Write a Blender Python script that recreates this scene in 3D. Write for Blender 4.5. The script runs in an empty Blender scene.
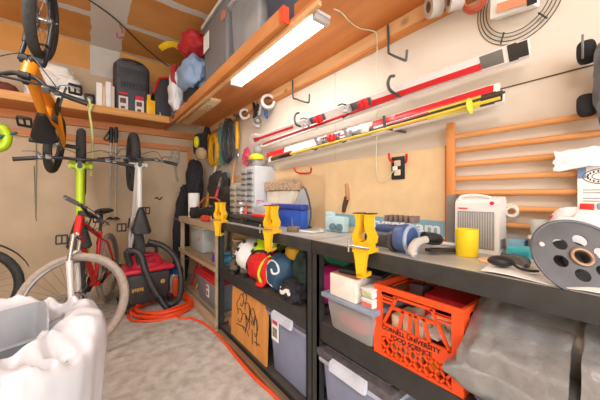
import bpy, bmesh, math, random
from mathutils import Vector, Matrix, noise
random.seed(7)
C = bpy.context.scene.collection
SC = bpy.context.scene
V = Vector
PI = math.pi
# ------------------------------------------------------------ camera geometry
EYE = 1.144; FPX = 272.0; HOR = 196.0
SN, CS = 0.611, 0.7916
W = 1.29      # right wall
B = 4.167     # back wall
XF = 0.87     # front of the racks
CEIL = 2.98
def A(u, v, x=None, y=None, z=None, d=None):
    t = (u-300.0)/FPX; s = (HOR-v)/FPX
    dx, dy = SN+CS*t, CS-SN*t
    if d is None:
        if x is not None: d = x/dx
        elif y is not None: d = y/dy
        else: d = (z-EYE)/s
    return V((dx*d, dy*d, EYE+s*d))
def ZV(v, d): return EYE+(HOR-v)/FPX*d
# ------------------------------------------------------------ materials
MATS = {}
def nt(name):
    m = bpy.data.materials.new(name); m.use_nodes = True
    t = m.node_tree; b = t.nodes['Principled BSDF']
    return m, t, b
def lin(c):
    return tuple(((x/255.0)/12.92 if x/255.0 <= .04045 else ((x/255.0+.055)/1.055)**2.4) for x in c)
def mat(name, col, rough=.55, metal=0., var=.12, scale=14., bump=0., alpha=1., emit=0., stretch=None, spec=None, trans=0.):
    """plain procedural surface: base colour broken up by noise (col in sRGB 0-255)"""
    if name in MATS: return MATS[name]
    m, t, b = nt(name)
    c = lin(col)
    tc = t.nodes.new('ShaderNodeTexCoord')
    mp = t.nodes.new('ShaderNodeMapping')
    t.links.new(tc.outputs['Object'], mp.inputs['Vector'])
    if stretch: mp.inputs['Scale'].default_value = stretch
    n = t.nodes.new('ShaderNodeTexNoise'); n.inputs['Scale'].default_value = scale; n.inputs['Detail'].default_value = 5
    t.links.new(mp.outputs['Vector'], n.inputs['Vector'])
    r = t.nodes.new('ShaderNodeValToRGB')
    r.color_ramp.elements[0].position = .3; r.color_ramp.elements[1].position = .7
    r.color_ramp.elements[0].color = (*[x*(1-var) for x in c], 1)
    r.color_ramp.elements[1].color = (*[min(1, x*(1+var)) for x in c], 1)
    t.links.new(n.outputs['Fac'], r.inputs['Fac']); t.links.new(r.outputs['Color'], b.inputs['Base Color'])
    b.inputs['Roughness'].default_value = rough; b.inputs['Metallic'].default_value = metal
    if spec is not None: b.inputs['Specular IOR Level'].default_value = spec
    if trans: b.inputs['Transmission Weight'].default_value = trans
    if alpha < 1: b.inputs['Alpha'].default_value = alpha
    if emit:
        b.inputs['Emission Color'].default_value = (*c, 1); b.inputs['Emission Strength'].default_value = emit
    if bump:
        bp = t.nodes.new('ShaderNodeBump'); bp.inputs['Strength'].default_value = bump; bp.inputs['Distance'].default_value = .01
        t.links.new(n.outputs['Fac'], bp.inputs['Height']); t.links.new(bp.outputs['Normal'], b.inputs['Normal'])
    MATS[name] = m; return m
def wood(name, c1, c2, axis='y', scale=9., rough=.55, knots=False):
    if name in MATS: return MATS[name]
    m, t, b = nt(name)
    tc = t.nodes.new('ShaderNodeTexCoord'); mp = t.nodes.new('ShaderNodeMapping')
    t.links.new(tc.outputs['Object'], mp.inputs['Vector'])
    s = {'x': (.12, 1, 1), 'y': (1, .12, 1), 'z': (1, 1, .12)}[axis]
    mp.inputs['Scale'].default_value = s
    n = t.nodes.new('ShaderNodeTexNoise'); n.inputs['Scale'].default_value = scale; n.inputs['Detail'].default_value = 7; n.inputs['Distortion'].default_value = 1.2
    t.links.new(mp.outputs['Vector'], n.inputs['Vector'])
    r = t.nodes.new('ShaderNodeValToRGB'); e = r.color_ramp.elements
    e[0].position = .32; e[0].color = (*lin(c2), 1); e[1].position = .66; e[1].color = (*lin(c1), 1)
    t.links.new(n.outputs['Fac'], r.inputs['Fac'])
    out = r.outputs['Color']
    if knots:
        vo = t.nodes.new('ShaderNodeTexVoronoi'); vo.inputs['Scale'].default_value = 4.5
        mp2 = t.nodes.new('ShaderNodeMapping'); mp2.inputs['Scale'].default_value = (1.6, .8, 1)
        t.links.new(tc.outputs['Object'], mp2.inputs['Vector']); t.links.new(mp2.outputs['Vector'], vo.inputs['Vector'])
        kr = t.nodes.new('ShaderNodeValToRGB'); kr.color_ramp.elements[0].position = .03; kr.color_ramp.elements[1].position = .13
        kr.color_ramp.elements[0].color = (.75, .75, .75, 1); kr.color_ramp.elements[1].color = (0, 0, 0, 1)
        t.links.new(vo.outputs['Distance'], kr.inputs['Fac'])
        mx = t.nodes.new('ShaderNodeMixRGB'); mx.inputs['Color2'].default_value = (*lin((104, 54, 24)), 1)
        t.links.new(kr.outputs['Color'], mx.inputs['Fac']); t.links.new(out, mx.inputs['Color1']); out = mx.outputs['Color']
    t.links.new(out, b.inputs['Base Color']); b.inputs['Roughness'].default_value = rough
    MATS[name] = m; return m
# ------------------------------------------------------------ mesh builder
ROOT = {}
class MB:
    def __init__(s, root=None, xf=None):
        s.bm = bmesh.new(); s.off = V(ROOT[root.name]) if root is not None else V((0, 0, 0)); s.xf = xf
    def _p(s, p):
        p = V(p)
        if s.xf is not None: p = s.xf @ p
        return p - s.off
    def v(s, p): return s.bm.verts.new(s._p(p))
    def f(s, vs):
        try: return s.bm.faces.new(vs)
        except ValueError: return None
    def grid(s, rows, cu=False, cv=False):
        R = [[s.v(p) for p in r] for r in rows]
        n = len(R); k = len(R[0])
        for i in range(n if cu else n-1):
            for j in range(k if cv else k-1):
                a, b2 = R[i], R[(i+1) % n]
                s.f([a[j], a[(j+1) % k], b2[(j+1) % k], b2[j]])
        return R
    def cap(s, ring): s.f(ring)
    def box(s, c, d, R=None, bev=0., taper=1., seg=2):
        c = V(c); hx, hy, hz = d[0]/2, d[1]/2, d[2]/2
        tmp = bmesh.new()
        vs = []
        for sz in (-1, 1):
            k = taper if sz < 0 else 1.
            for sx, sy in ((-1, -1), (1, -1), (1, 1), (-1, 1)): vs.append(tmp.verts.new((sx*hx*k, sy*hy*k, sz*hz)))
        for q in ((3, 2, 1, 0), (4, 5, 6, 7), (0, 1, 5, 4), (1, 2, 6, 5), (2, 3, 7, 6), (3, 0, 4, 7)): tmp.faces.new([vs[i] for i in q])
        if bev: bmesh.ops.bevel(tmp, geom=tmp.edges[:], offset=bev, segments=seg, profile=.5, affect='EDGES')
        mp = {}
        for q in tmp.verts:
            p = q.co
            if R is not None: p = R @ p
            mp[q] = s.v(c+p)
        for fc in tmp.faces: s.f([mp[q] for q in fc.verts])
        tmp.free(); return s
    def bx(s, x0, x1, y0, y1, z0, z1, bev=0.):
        return s.box(((x0+x1)/2, (y0+y1)/2, (z0+z1)/2), (abs(x1-x0), abs(y1-y0), abs(z1-z0)), bev=bev)
    def bar(s, p0, p1, w, h, up=(0, 0, 1), bev=0.):
        p0 = V(p0); p1 = V(p1); d = p1-p0; x = d.normalized(); up = V(up)
        y = up.cross(x)
        if y.length < 1e-4: y = V((0, 1, 0)).cross(x)
        y.normalize(); z = x.cross(y)
        R = Matrix((x, y, z)).transposed()
        return s.box((p0+p1)/2, (d.length, w, h), R=R, bev=bev)
    def tube(s, pts, r, n=8, closed=False, caps=True):
        P = [V(p) for p in pts]; k = len(P)
        rr = r if isinstance(r, (list, tuple)) else [r]*k
        rows = []; prev = None
        for i in range(k):
            if closed: d = P[(i+1) % k]-P[i-1]
            else: d = P[min(i+1, k-1)]-P[max(i-1, 0)]
            if d.length < 1e-9: d = V((0, 0, 1))
            d.normalize()
            if prev is None:
                a = V((0, 0, 1)) if abs(d.z) < .9 else V((1, 0, 0))
                a = (a-d*a.dot(d)).normalized()
            else:
                a = prev-d*prev.dot(d)
                a = a.normalized() if a.length > 1e-6 else V((1, 0, 0))
            prev = a; b2 = d.cross(a)
            rows.append([P[i]+(a*math.cos(2*PI*j/n)+b2*math.sin(2*PI*j/n))*rr[i] for j in range(n)])
        R = s.grid(rows, cu=closed, cv=True)
        if not closed and caps: s.cap(R[0][::-1]); s.cap(R[-1])
        return s
    def cyl(s, p0, p1, r0, r1=None, n=16): return s.tube([p0, p1], [r0, r0 if r1 is None else r1], n)
    def ring(s, c, ax, R, r, n=32, k=8, sx=1., sy=1., a0=0., a1=2*PI):
        ax = V(ax).normalized(); a = ax.orthogonal().normalized(); b2 = ax.cross(a)
        if abs(ax.x) > .99 or abs(ax.y) > .99: a = V((0, 0, 1)); b2 = ax.cross(a)
        full = abs(a1-a0-2*PI) < 1e-6
        m = n if full else n+1
        return s.tube([V(c)+a*math.cos(a0+(a1-a0)*i/n)*R*sy+b2*math.sin(a0+(a1-a0)*i/n)*R*sx for i in range(m)], r, k, closed=full)
    def lathe(s, prof, c, ax=(0, 0, 1), n=24, capb=True, capt=True):
        c = V(c); ax = V(ax).normalized(); a = ax.orthogonal().normalized(); b2 = ax.cross(a)
        rows = [[c+ax*z+(a*math.cos(2*PI*j/n)+b2*math.sin(2*PI*j/n))*max(r, 1e-4) for j in range(n)] for r, z in prof]
        R = s.grid(rows, cv=True)
        if capb: s.cap(R[0][::-1])
        if capt: s.cap(R[-1])
        return s
    def sph(s, c, r, R=None, n=16, k=10, e=1., amp=0., fr=3., seed=0):
        """superellipsoid (e<1 boxier) with optional lumps"""
        r = (r, r, r) if not isinstance(r, (tuple, list)) else r
        c = V(c)
        def sp(x, p): return math.copysign(abs(x)**p, x)
        rows = []
        for i in range(k+1):
            th = -PI/2+PI*i/k
            th = max(min(th, PI/2-.02), -PI/2+.02)
            row = []
            for j in range(n):
                ph = 2*PI*j/n
                p = V((sp(math.cos(th), e)*sp(math.cos(ph), e)*r[0], sp(math.cos(th), e)*sp(math.sin(ph), e)*r[1], sp(math.sin(th), e)*r[2]))
                if amp:
                    q = V((p.x/r[0], p.y/r[1], p.z/r[2]))
                    f = 1+amp*noise.noise(q*fr+V((seed*3.1, seed*1.7, seed)))
                    p = p*f
                if R is not None: p = R @ p
                row.append(c+p)
            rows.append(row)
        Rr = s.grid(rows, cv=True); s.cap(Rr[0][::-1]); s.cap(Rr[-1]); return s
    def prism(s, poly, o, ax, ay, th):
        """polygon (2D) in the plane o+ax,ay extruded by vector th"""
        o = V(o); ax = V(ax); ay = V(ay); th = V(th)
        a = [s.v(o+ax*p[0]+ay*p[1]) for p in poly]; b2 = [s.v(o+ax*p[0]+ay*p[1]+th) for p in poly]
        s.f(a[::-1]); s.f(b2); n = len(poly)
        for i in range(n): s.f([a[i], a[(i+1) % n], b2[(i+1) % n], b2[i]])
        return s
    def sheet(s, fn, nu, nv, th=.004):
        """closed thin sheet from fn(u,v)->point"""
        top = [[V(fn(i/nu, j/nv)) for j in range(nv+1)] for i in range(nu+1)]
        def nrm(i, j):
            a = top[min(i+1, nu)][j]-top[max(i-1, 0)][j]; b2 = top[i][min(j+1, nv)]-top[i][max(j-1, 0)]
            q = a.cross(b2); return q.normalized() if q.length > 1e-9 else V((0, 0, 1))
        bot = [[top[i][j]-nrm(i, j)*th for j in range(nv+1)] for i in range(nu+1)]
        T = s.grid(top); Bt = s.grid([r[::-1] for r in bot])
        Bt = [r[::-1] for r in Bt]
        for i in range(nu):
            s.f([T[i+1][0], T[i][0], Bt[i][0], Bt[i+1][0]]); s.f([T[i][nv], T[i+1][nv], Bt[i+1][nv], Bt[i][nv]])
        for j in range(nv):
            s.f([T[0][j], T[0][j+1], Bt[0][j+1], Bt[0][j]]); s.f([T[nu][j+1], T[nu][j], Bt[nu][j], Bt[nu][j+1]])
        return s
    def lump(s, amp, fr=8., seed=0):
        for q in s.bm.verts:
            p = (q.co+s.off)*fr+V((seed, seed*2.3, seed*.7))
            q.co += V((noise.noise(p), noise.noise(p+V((9, 3, 1))), noise.noise(p+V((2, 8, 5)))))*amp
        return s
def finish(name, mb, m, smooth=True, ang=38):
    bmesh.ops.recalc_face_normals(mb.bm, faces=mb.bm.faces[:])
    me = bpy.data.meshes.new(name); mb.bm.to_mesh(me); mb.bm.free()
    me.materials.append(m)
    if smooth:
        me.polygons.foreach_set('use_smooth', [True]*len(me.polygons))
        me.set_sharp_from_angle(angle=math.radians(ang))
    o = bpy.data.objects.new(name, me); C.objects.link(o); return o
def tag(o, label, cat, group=None):
    o['label'] = label; o['category'] = cat
    if group: o['group'] = group
    return o
def thing(name, label, cat, loc=(0, 0, 0), R=None, group=None):
    o = bpy.data.objects.new(name, None); C.objects.link(o); o.empty_display_size = .05
    o.location = loc
    if R is not None:
        o.rotation_euler = R.to_euler() if isinstance(R, Matrix) else R
    ROOT[o.name] = tuple(loc)
    return tag(o, label, cat, group)
def part(name, mb, m, parent, label=None, ang=38):
    o = finish(name, mb, m, ang=ang); o.parent = parent
    if label: o['label'] = label
    return o
def solo(name, mb, m, label, cat, group=None, ang=38):
    xs = [q.co.copy() for q in mb.bm.verts]
    lo = V((min(p.x for p in xs), min(p.y for p in xs), min(p.z for p in xs))); hi = V((max(p.x for p in xs), max(p.y for p in xs), max(p.z for p in xs)))
    c = V(((lo.x+hi.x)/2, (lo.y+hi.y)/2, lo.z))
    for q in mb.bm.verts: q.co -= c
    o = finish(name, mb, m, ang=ang); o.location = c; ROOT[o.name] = tuple(c)
    return tag(o, label, cat, group)
def struct(name, mb, m, parent=None):
    o = finish(name, mb, m)
    if parent: o.parent = parent
    else: o['kind'] = 'structure'
    return o
def copy_thing(o, label=None, loc=None, rot=None):
    r = o.copy(); C.objects.link(r)
    if loc is not None: r.location = loc
    if rot is not None: r.rotation_euler = rot
    if label: r['label'] = label
    for ch in list(o.children):
        c = ch.copy(); C.objects.link(c); c.parent = r
        for g in list(ch.children):
            d = g.copy(); C.objects.link(d); d.parent = c
    return r
def text(name, s, size, m, parent, o, ax, ay, root=None, ext=.0006, align='LEFT', label=None, sx=1., bold=.0):
    """flat lettering; o/ax/ay in the coordinates of MB (world when root given)"""
    cu = bpy.data.curves.new(name, 'FONT'); cu.body = s; cu.size = size; cu.extrude = ext; cu.align_x = align; cu.offset = size*bold
    ob = bpy.data.objects.new('tmp_text', cu); C.objects.link(ob)
    dg = bpy.context.evaluated_depsgraph_get(); me = bpy.data.meshes.new_from_object(ob.evaluated_get(dg))
    bpy.data.objects.remove(ob)
    ax = V(ax).normalized(); ay = V(ay).normalized(); az = ax.cross(ay)
    off = V(ROOT[root.name]) if root is not None else V((0, 0, 0))
    for q in me.vertices:
        p = q.co.copy(); q.co = V(o)-off+ax*p.x*sx+ay*p.y+az*p.z
    me.name = name; me.materials.clear(); me.materials.append(m)
    t = bpy.data.objects.new(name, me); C.objects.link(t); t.parent = parent
    if label: t['label'] = label
    return t
def spline(pts, n=6):
    P = [V(p) for p in pts]; out = []
    for i in range(len(P)-1):
        p0 = P[max(i-1, 0)]; p1 = P[i]; p2 = P[i+1]; p3 = P[min(i+2, len(P)-1)]
        for k in range(n):
            t = k/n
            out.append(.5*((2*p1)+(p2-p0)*t+(2*p0-5*p1+4*p2-p3)*t*t+(3*p1-p0-3*p2+p3)*t**3))
    out.append(P[-1]); return out
def circ(c, ax, r, n=24):
    ax = V(ax).normalized(); a = ax.orthogonal().normalized(); b2 = ax.cross(a)
    return [V(c)+(a*math.cos(2*PI*i/n)+b2*math.sin(2*PI*i/n))*r for i in range(n)]
# common materials
BLK = mat('black_plastic', (34, 34, 36), .45, var=.25)
BLKF = mat('black_fabric', (40, 40, 44), .9, var=.35, scale=30, bump=.2)
RUB = mat('tyre_rubber', (62, 60, 58), .85, var=.25, scale=60, bump=.3)
RUBT = mat('dusty_tyre_rubber', (172, 158, 146), .85, var=.15, scale=40, bump=.3)
CHR = mat('bare_alloy', (205, 203, 200), .25, .85, var=.05)
STL = mat('grey_steel', (120, 120, 118), .4, .6, var=.1)
WHT = mat('white_plastic', (236, 234, 230), .45, var=.03)
PAP = mat('white_paper', (240, 238, 232), .8, var=.04)
RED = mat('red_plastic', (214, 32, 34), .4, var=.12)
ORG = mat('orange_plastic', (238, 84, 26), .4, var=.08)
YEL = mat('yellow_cast_plastic', (238, 184, 24), .45, var=.1)
LIME = mat('lime_paint', (186, 214, 20), .35, var=.06)
GRT = mat('tote_grey_blue_plastic', (134, 140, 166), .45, var=.06)
# ============================================================ SETTING
def floor_mat():
    m, t, b = nt('stained_concrete')
    tc = t.nodes.new('ShaderNodeTexCoord')
    def N(sc, det=6, dist=0.):
        n = t.nodes.new('ShaderNodeTexNoise'); n.inputs['Scale'].default_value = sc; n.inputs['Detail'].default_value = det; n.inputs['Distortion'].default_value = dist
        t.links.new(tc.outputs['Object'], n.inputs['Vector']); return n
    a = N(14, 12, .3); r = t.nodes.new('ShaderNodeValToRGB'); e = r.color_ramp.elements
    e[0].position = .30; e[0].color = (*lin((164, 156, 144)), 1); e[1].position = .68; e[1].color = (*lin((202, 196, 186)), 1)
    t.links.new(a.outputs['Fac'], r.inputs['Fac'])
    s2 = N(5, 10, .3); r2 = t.nodes.new('ShaderNodeValToRGB'); e = r2.color_ramp.elements
    e[0].position = .62; e[0].color = (0, 0, 0, 1); e[1].position = .72; e[1].color = (.6, .6, .6, 1)
    t.links.new(s2.outputs['Fac'], r2.inputs['Fac'])
    mx = t.nodes.new('ShaderNodeMixRGB'); mx.inputs['Color2'].default_value = (*lin((118, 98, 76)), 1)
    t.links.new(r2.outputs['Color'], mx.inputs['Fac']); t.links.new(r.outputs['Color'], mx.inputs['Color1'])
    t.links.new(mx.outputs['Color'], b.inputs['Base Color']); b.inputs['Roughness'].default_value = .8
    bp = t.nodes.new('ShaderNodeBump'); bp.inputs['Strength'].default_value = .25; bp.inputs['Distance'].default_value = .01
    t.links.new(a.outputs['Fac'], bp.inputs['Height']); t.links.new(bp.outputs['Normal'], b.inputs['Normal'])
    return m
def band_mat(name, base, alt, bands, amp=.03, mud=(222, 216, 208)):
    """bare gypsum board with smeared joint-compound bands: bands = (axis, centre, half width)"""
    m, t, b = nt(name)
    tc = t.nodes.new('ShaderNodeTexCoord'); sp = t.nodes.new('ShaderNodeSeparateXYZ'); t.links.new(tc.outputs['Object'], sp.inputs['Vector'])
    n = t.nodes.new('ShaderNodeTexNoise'); n.inputs['Scale'].default_value = 5; n.inputs['Detail'].default_value = 4; t.links.new(tc.outputs['Object'], n.inputs['Vector'])
    n2 = t.nodes.new('ShaderNodeTexNoise'); n2.inputs['Scale'].default_value = 2.5; t.links.new(tc.outputs['Object'], n2.inputs['Vector'])
    def M(op, a, b2):
        q = t.nodes.new('ShaderNodeMath'); q.operation = op
        for i, x in enumerate((a, b2)):
            if isinstance(x, (int, float)): q.inputs[i].default_value = x
            else: t.links.new(x, q.inputs[i])
        return q.outputs[0]
    wob = M('MULTIPLY', M('SUBTRACT', n.outputs['Fac'], .5), amp*2.5)
    tot = None
    for ax, c, hw in bands:
        dd = M('ABSOLUTE', M('SUBTRACT', M('ADD', sp.outputs[ax], wob), c), 0)
        f = M('LESS_THAN', dd, hw)
        tot = f if tot is None else M('MAXIMUM', tot, f)
    r = t.nodes.new('ShaderNodeValToRGB'); e = r.color_ramp.elements
    e[0].position = .3; e[0].color = (*lin(alt), 1); e[1].position = .7; e[1].color = (*lin(base), 1)
    t.links.new(n2.outputs['Fac'], r.inputs['Fac'])
    mx = t.nodes.new('ShaderNodeMixRGB'); mx.inputs['Color2'].default_value = (*lin(mud), 1)
    t.links.new(tot, mx.inputs['Fac']); t.links.new(r.outputs['Color'], mx.inputs['Color1'])
    t.links.new(mx.outputs['Color'], b.inputs['Base Color']); b.inputs['Roughness'].default_value = .85
    return m
XL = -3.2; YN = -2.6
fl = MB(); fl.bx(XL-.1, W+.1, YN, B+.1, -.1, 0); struct('floor', fl, floor_mat())
c = MB(); c.bx(XL-.1, W+.1, YN, B+.1, CEIL, CEIL+.1)
ceil = struct('ceiling', c, band_mat('bare_gypsum_ceiling', (220, 160, 90), (206, 142, 72), [(0, .155, .15), (1, 3.47, .045), (1, 2.8, .05), (1, 2.1, .05), (1, 4.15, .05), (1, 1.4, .05)]))
w = MB(); w.bx(XL-.1, W+.1, B, B+.1, 0, CEIL)
struct('wall_back', w, band_mat('back_wall_board', (214, 180, 136), (200, 164, 118), [(0, .13, .13)], mud=(214, 186, 150)) if False else mat('tan_back_wall_board', (202, 177, 146), .85, var=.1, scale=3))
# upper course of the back wall: bare brown gypsum with a wide mudded joint
u = MB(); u.bx(XL, .0, B-.004, B+.01, 2.68, CEIL); u.bx(.3, W, B-.004, B+.01, 2.68, CEIL)
struct('trim_1', u, mat('bare_brown_gypsum', (216, 156, 86), .85, var=.08, scale=3))
u = MB(); u.bx(.0, .3, B-.004, B+.01, 2.62, CEIL); struct('trim_2', u, mat('joint_compound', (206, 198, 188), .85, var=.05))
w = MB(); w.bx(W, W+.1, YN, B, 0, CEIL); struct('wall_right', w, mat('pale_right_wall_paint', (224, 213, 197), .8, var=.04, scale=2))
w = MB(); w.bx(XL-.1, XL, YN, B, 0, CEIL); struct('wall_left', w, mat('tan_left_wall_board', (212, 178, 136), .85, var=.1, scale=3))
# horizontal board seam and bare lower board of the right wall
u = MB(); u.bx(W-.004, W+.01, .57, 3.4, .6, 1.372); struct('trim_3', u, mat('bare_tan_board', (226, 194, 148), .85, var=.06, scale=2))
u = MB(); u.bx(W-.003, W+.01, -.6, .62, 1.566, 1.570); struct('trim_4', u, mat('dark_wall_seam', (92, 74, 58), .9))
u = MB(); u.bx(W-.003, W+.01, 1.285, 1.289, 1.38, 1.97); struct('trim_5', u, mat('wall_joint_line', (206, 196, 182), .9))
# pink marks on the ceiling
pm = MB(); pm.tube([A(117, 33, z=CEIL-.003), A(117, 37, z=CEIL-.003), A(120, 38.5, z=CEIL-.003), A(122.5, 37, z=CEIL-.003)], .006, 6); pm.tube([A(119.5, 25, z=CEIL-.003), A(122, 29, z=CEIL-.003), A(122.5, 33, z=CEIL-.003)], .006, 6)
struct('paint_mark', pm, mat('pink_paint', (226, 70, 100), .7), ceil)
PLY = wood('orange_plywood', (222, 148, 82), (196, 114, 54), 'y', 5, knots=True)
PINE = wood('pale_pine', (236, 196, 146), (218, 168, 112), 'y', 9, knots=True)
PINX = wood('pine_board', (226, 166, 96), (206, 140, 72), 'x', 9)
ORW = wood('orange_pine', (216, 146, 80), (196, 120, 56), 'y', 8)
ORX = wood('orange_pine_cross', (214, 138, 76), (192, 112, 54), 'x', 8)
# ledger boards
u = MB(); u.bx(W-.035, W, -.5, B-.05, 1.985, 2.058); struct('trim_6', u, PINE)
u = MB(); u.bx(W-.04, W, -.5, B-.05, 1.968, 1.984); struct('trim_7', u, ORW)
u = MB(); u.bx(-2.4, W-.05, B-.045, B, 1.97, 2.058); struct('trim_8', u, ORX)
u = MB(); u.bx(-2.4, 1.16, B-.035, B, 1.79, 1.86); struct('trim_9', u, ORX)
u = MB(); u.bx(1.12, 1.16, B-.06, B-.036, .9, 1.80); struct('trim_10', u, ORW)
# wooden kerb along the front of the racks
k = MB(); k.bx(.830, .864, -.3, 2.2, 0, .035, bev=.004); struct('trim_11', k, wood('dusty_brown_board', (150, 122, 96), (118, 92, 70), 'y', 8))
# ------------------------------------------------------------ overhead shelves
t = thing('overhead_shelf', 'long plywood overhead shelf running along the right wall above the skis', 'shelf', (1.0, 1.8, 2.06))
m = MB(t); m.bx(.84, W-.001, -.5, 3.60, 2.06, 2.078); part('deck', m, PLY, t)
m = MB(t); m.bx(.80, .838, 1.19, 4.1, 2.056, 2.146, bev=.003); part('front_beam', m, ORW, t)
m = MB(t); m.bx(.80, .838, 1.1805, 1.1895, 2.056, 2.146); m.bx(.796, .80, 1.19, 1.215, 2.06, 2.14); part('beam_end', m, mat('red_sprayed_wood_end', (232, 84, 48), .7), t, 'red sprayed beam end')
m = MB(t); m.bx(.862, .90, -.5, 1.17, 2.0785, 2.168, bev=.003); part('rear_beam', m, ORW, t)
m = MB(t); m.bx(.839, .861, .95, 3.6, 2.035, 2.0595); part('batten', m, PINE, t, 'pale pine batten')
t = thing('wall_shelf', 'wooden shelf along the back wall holding bags, books and a white blanket', 'shelf', (-.6, 3.9, 2.06))
m = MB(t); m.bx(-2.4, .785, 3.752, B-.001, 2.0595, 2.078); part('deck', m, ORX, t)
m = MB(t); m.bx(-2.4, .79, 3.71, 3.75, 2.06, 2.142, bev=.003); part('front_board', m, PINX, t)
# fluorescent light
t = thing('shop_light', 'lit white fluorescent shop light fixed under the overhead shelf', 'light', (.92, 1.5, 2.02))
m = MB(t); m.bx(.868, .968, 1.0, 2.03, 2.045, 2.0595); part('housing', m, WHT, t)
m = MB(t); m.bx(.872, .962, 1.032, 2.0, 2.018, 2.0445, bev=.01); part('diffuser', m, mat('lit_diffuser', (255, 250, 244), .4, var=0., emit=6.), t)
for y0 in (1.0, 2.001):
    m = MB(t); m.bx(.867, .967, y0, y0+.03, 2.012, 2.0448, bev=.006); part('end_cap', m, mat('grey_end_cap', (186, 182, 180), .5), t)
pts = [A(334, 9, z=2.05), A(342, 13, z=2.052), A(350, 22, z=2.052), A(360, 28.5, z=2.052), A(371, 30.5, z=2.052), A(376.5, 35, x=1.247), A(377, 60, x=1.247), A(377, 100, x=1.27), A(376.5, 140, x=1.262), A(376.5, 172, x=1.258), A(380, 181, x=1.258), A(386, 181, x=1.252), A(391, 174, x=1.245), A(395, 168.5, x=1.243)]
m = MB(t); m.tube(spline(pts, 6), .0028, 6); pc = part('power_cord', m, mat('pale_green_cord', (212, 216, 190), .6), t, 'thin pale cord')
m = MB(t); m.box(A(395, 168.5, x=1.245), (.016, .022, .022), bev=.003); part('plug', m, WHT, pc)
# outlet
t = thing('wall_outlet', 'black double wall outlet with a white plug below the lower skis', 'outlet', A(398, 168, x=1.262))
c0 = A(398, 168, x=1.2615); m = MB(t); m.box(c0, (.008, .075, .118), bev=.003); part('cover_plate', m, BLK, t)
for dz in (.024, -.024):
    m = MB(t); m.box(c0+V((-.006, 0, dz)), (.006, .036, .03), bev=.004); part('socket', m, mat('ivory_plastic', (222, 206, 180), .5), t)
# plank screwed under the shelf
t = thing('wooden_plank', 'pale plank with an eye bolt screwed under the overhead shelf near the corner', 'plank', (.92, 3.2, 2.03))
m = MB(t); m.bx(.885, .985, 2.86, 3.55, 2.037, 2.0595); part('board', m, PINE, t)
m = MB(t); m.bx(.885, .985, 2.5, 2.859, 2.037, 2.0595, bev=.004); part('front_board', m, mat('white_washed_pine', (238, 214, 172), .6), t)
m = MB(t); m.ring((.925, 2.66, 2.02), (0, 1, 0), .016, .005, 16, 6); m.cyl((.925, 2.66, 2.036), (.925, 2.66, 2.03), .008); part('eye_bolt', m, CHR, t)
# ceiling cable
m = MB(); m.tube(spline([A(80, -6, z=CEIL-.02), A(113, 17, z=CEIL-.012), A(138, 41, z=CEIL-.012), A(150, 52, z=CEIL-.012), A(168, 66, y=B-.02)], 5), .007, 6)
solo('ceiling_cable', m, mat('olive_cable', (70, 72, 44), .6), 'thin dark cable stapled across the bare ceiling boards', 'cable')
# ============================================================ BLACK RACKS
RKB = mat('black_rack_paint', (50, 50, 48), .5, var=.2, scale=20)
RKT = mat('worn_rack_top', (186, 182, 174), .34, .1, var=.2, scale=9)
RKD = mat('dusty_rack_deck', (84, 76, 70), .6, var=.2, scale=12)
def rack(label, y0, y1):
    t = thing('workbench_rack', label, 'workbench', ((XF+W)/2, (y0+y1)/2, 0), group='black shelving racks used as workbenches')
    for x in (XF, W-.045):
        for y in (y0, y1-.04):
            m = MB(t); m.bx(x, x+.008, y, y+.04, 0, .922); m.bx(x, x+.04, y if y > (y0+y1)/2 else y+.03, (y+.01) if y > (y0+y1)/2 else y+.04, 0, .922)
            part('post', m, RKB, t)
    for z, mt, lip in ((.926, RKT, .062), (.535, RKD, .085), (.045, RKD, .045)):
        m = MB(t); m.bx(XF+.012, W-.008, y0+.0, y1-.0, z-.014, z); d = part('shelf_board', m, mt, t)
        m = MB(t); m.bx(XF-.004 if z > .9 else XF+.009, XF+.0115, y0 if z > .9 else y0+.042, y1 if z > .9 else y1-.042, z-lip, z-.001, bev=.0015); m.bx(W-.02, W-.0082, y0+.05, y1-.05, z-lip, z-.0145)
        part('edge_rail', m, RKB, d)
    return t
rack('black metal workbench rack in the middle with helmets, bags and grey tote', 1.035, 2.28)
rack('black metal workbench rack at right holding the heater above and the orange crate below', -.25, 1.025)
# wooden shelf unit
WUN = wood('greyed_wood', (196, 172, 142), (166, 142, 112), 'y', 10)
t = thing('wooden_shelf_unit', 'weathered wooden shelf unit in the corner with a clear bin and red lidded tote', 'shelf unit', (1.07, 2.9, 0))
for x in (.86, W-.06):
    for y in (2.295, 3.44):
        m = MB(t); m.bx(x, x+.04, y, y+.035, 0, .868); part('post', m, WUN, t)
for z0, z1 in ((.869, .902), (.50, .527), (.04, .07)):
    m = MB(t); m.bx(.901 if z0 < .8 else .845, W-.002, 2.29, 3.49, z0, z1); part('shelf_board', m, WUN, t)
for z0, z1 in ((.84, .868), (.49, .527), (.0, .09)):
    m = MB(t); m.bx(.845, .8595, 2.29, 3.49, z0, z1); part('front_rail', m, WUN, t)
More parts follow.
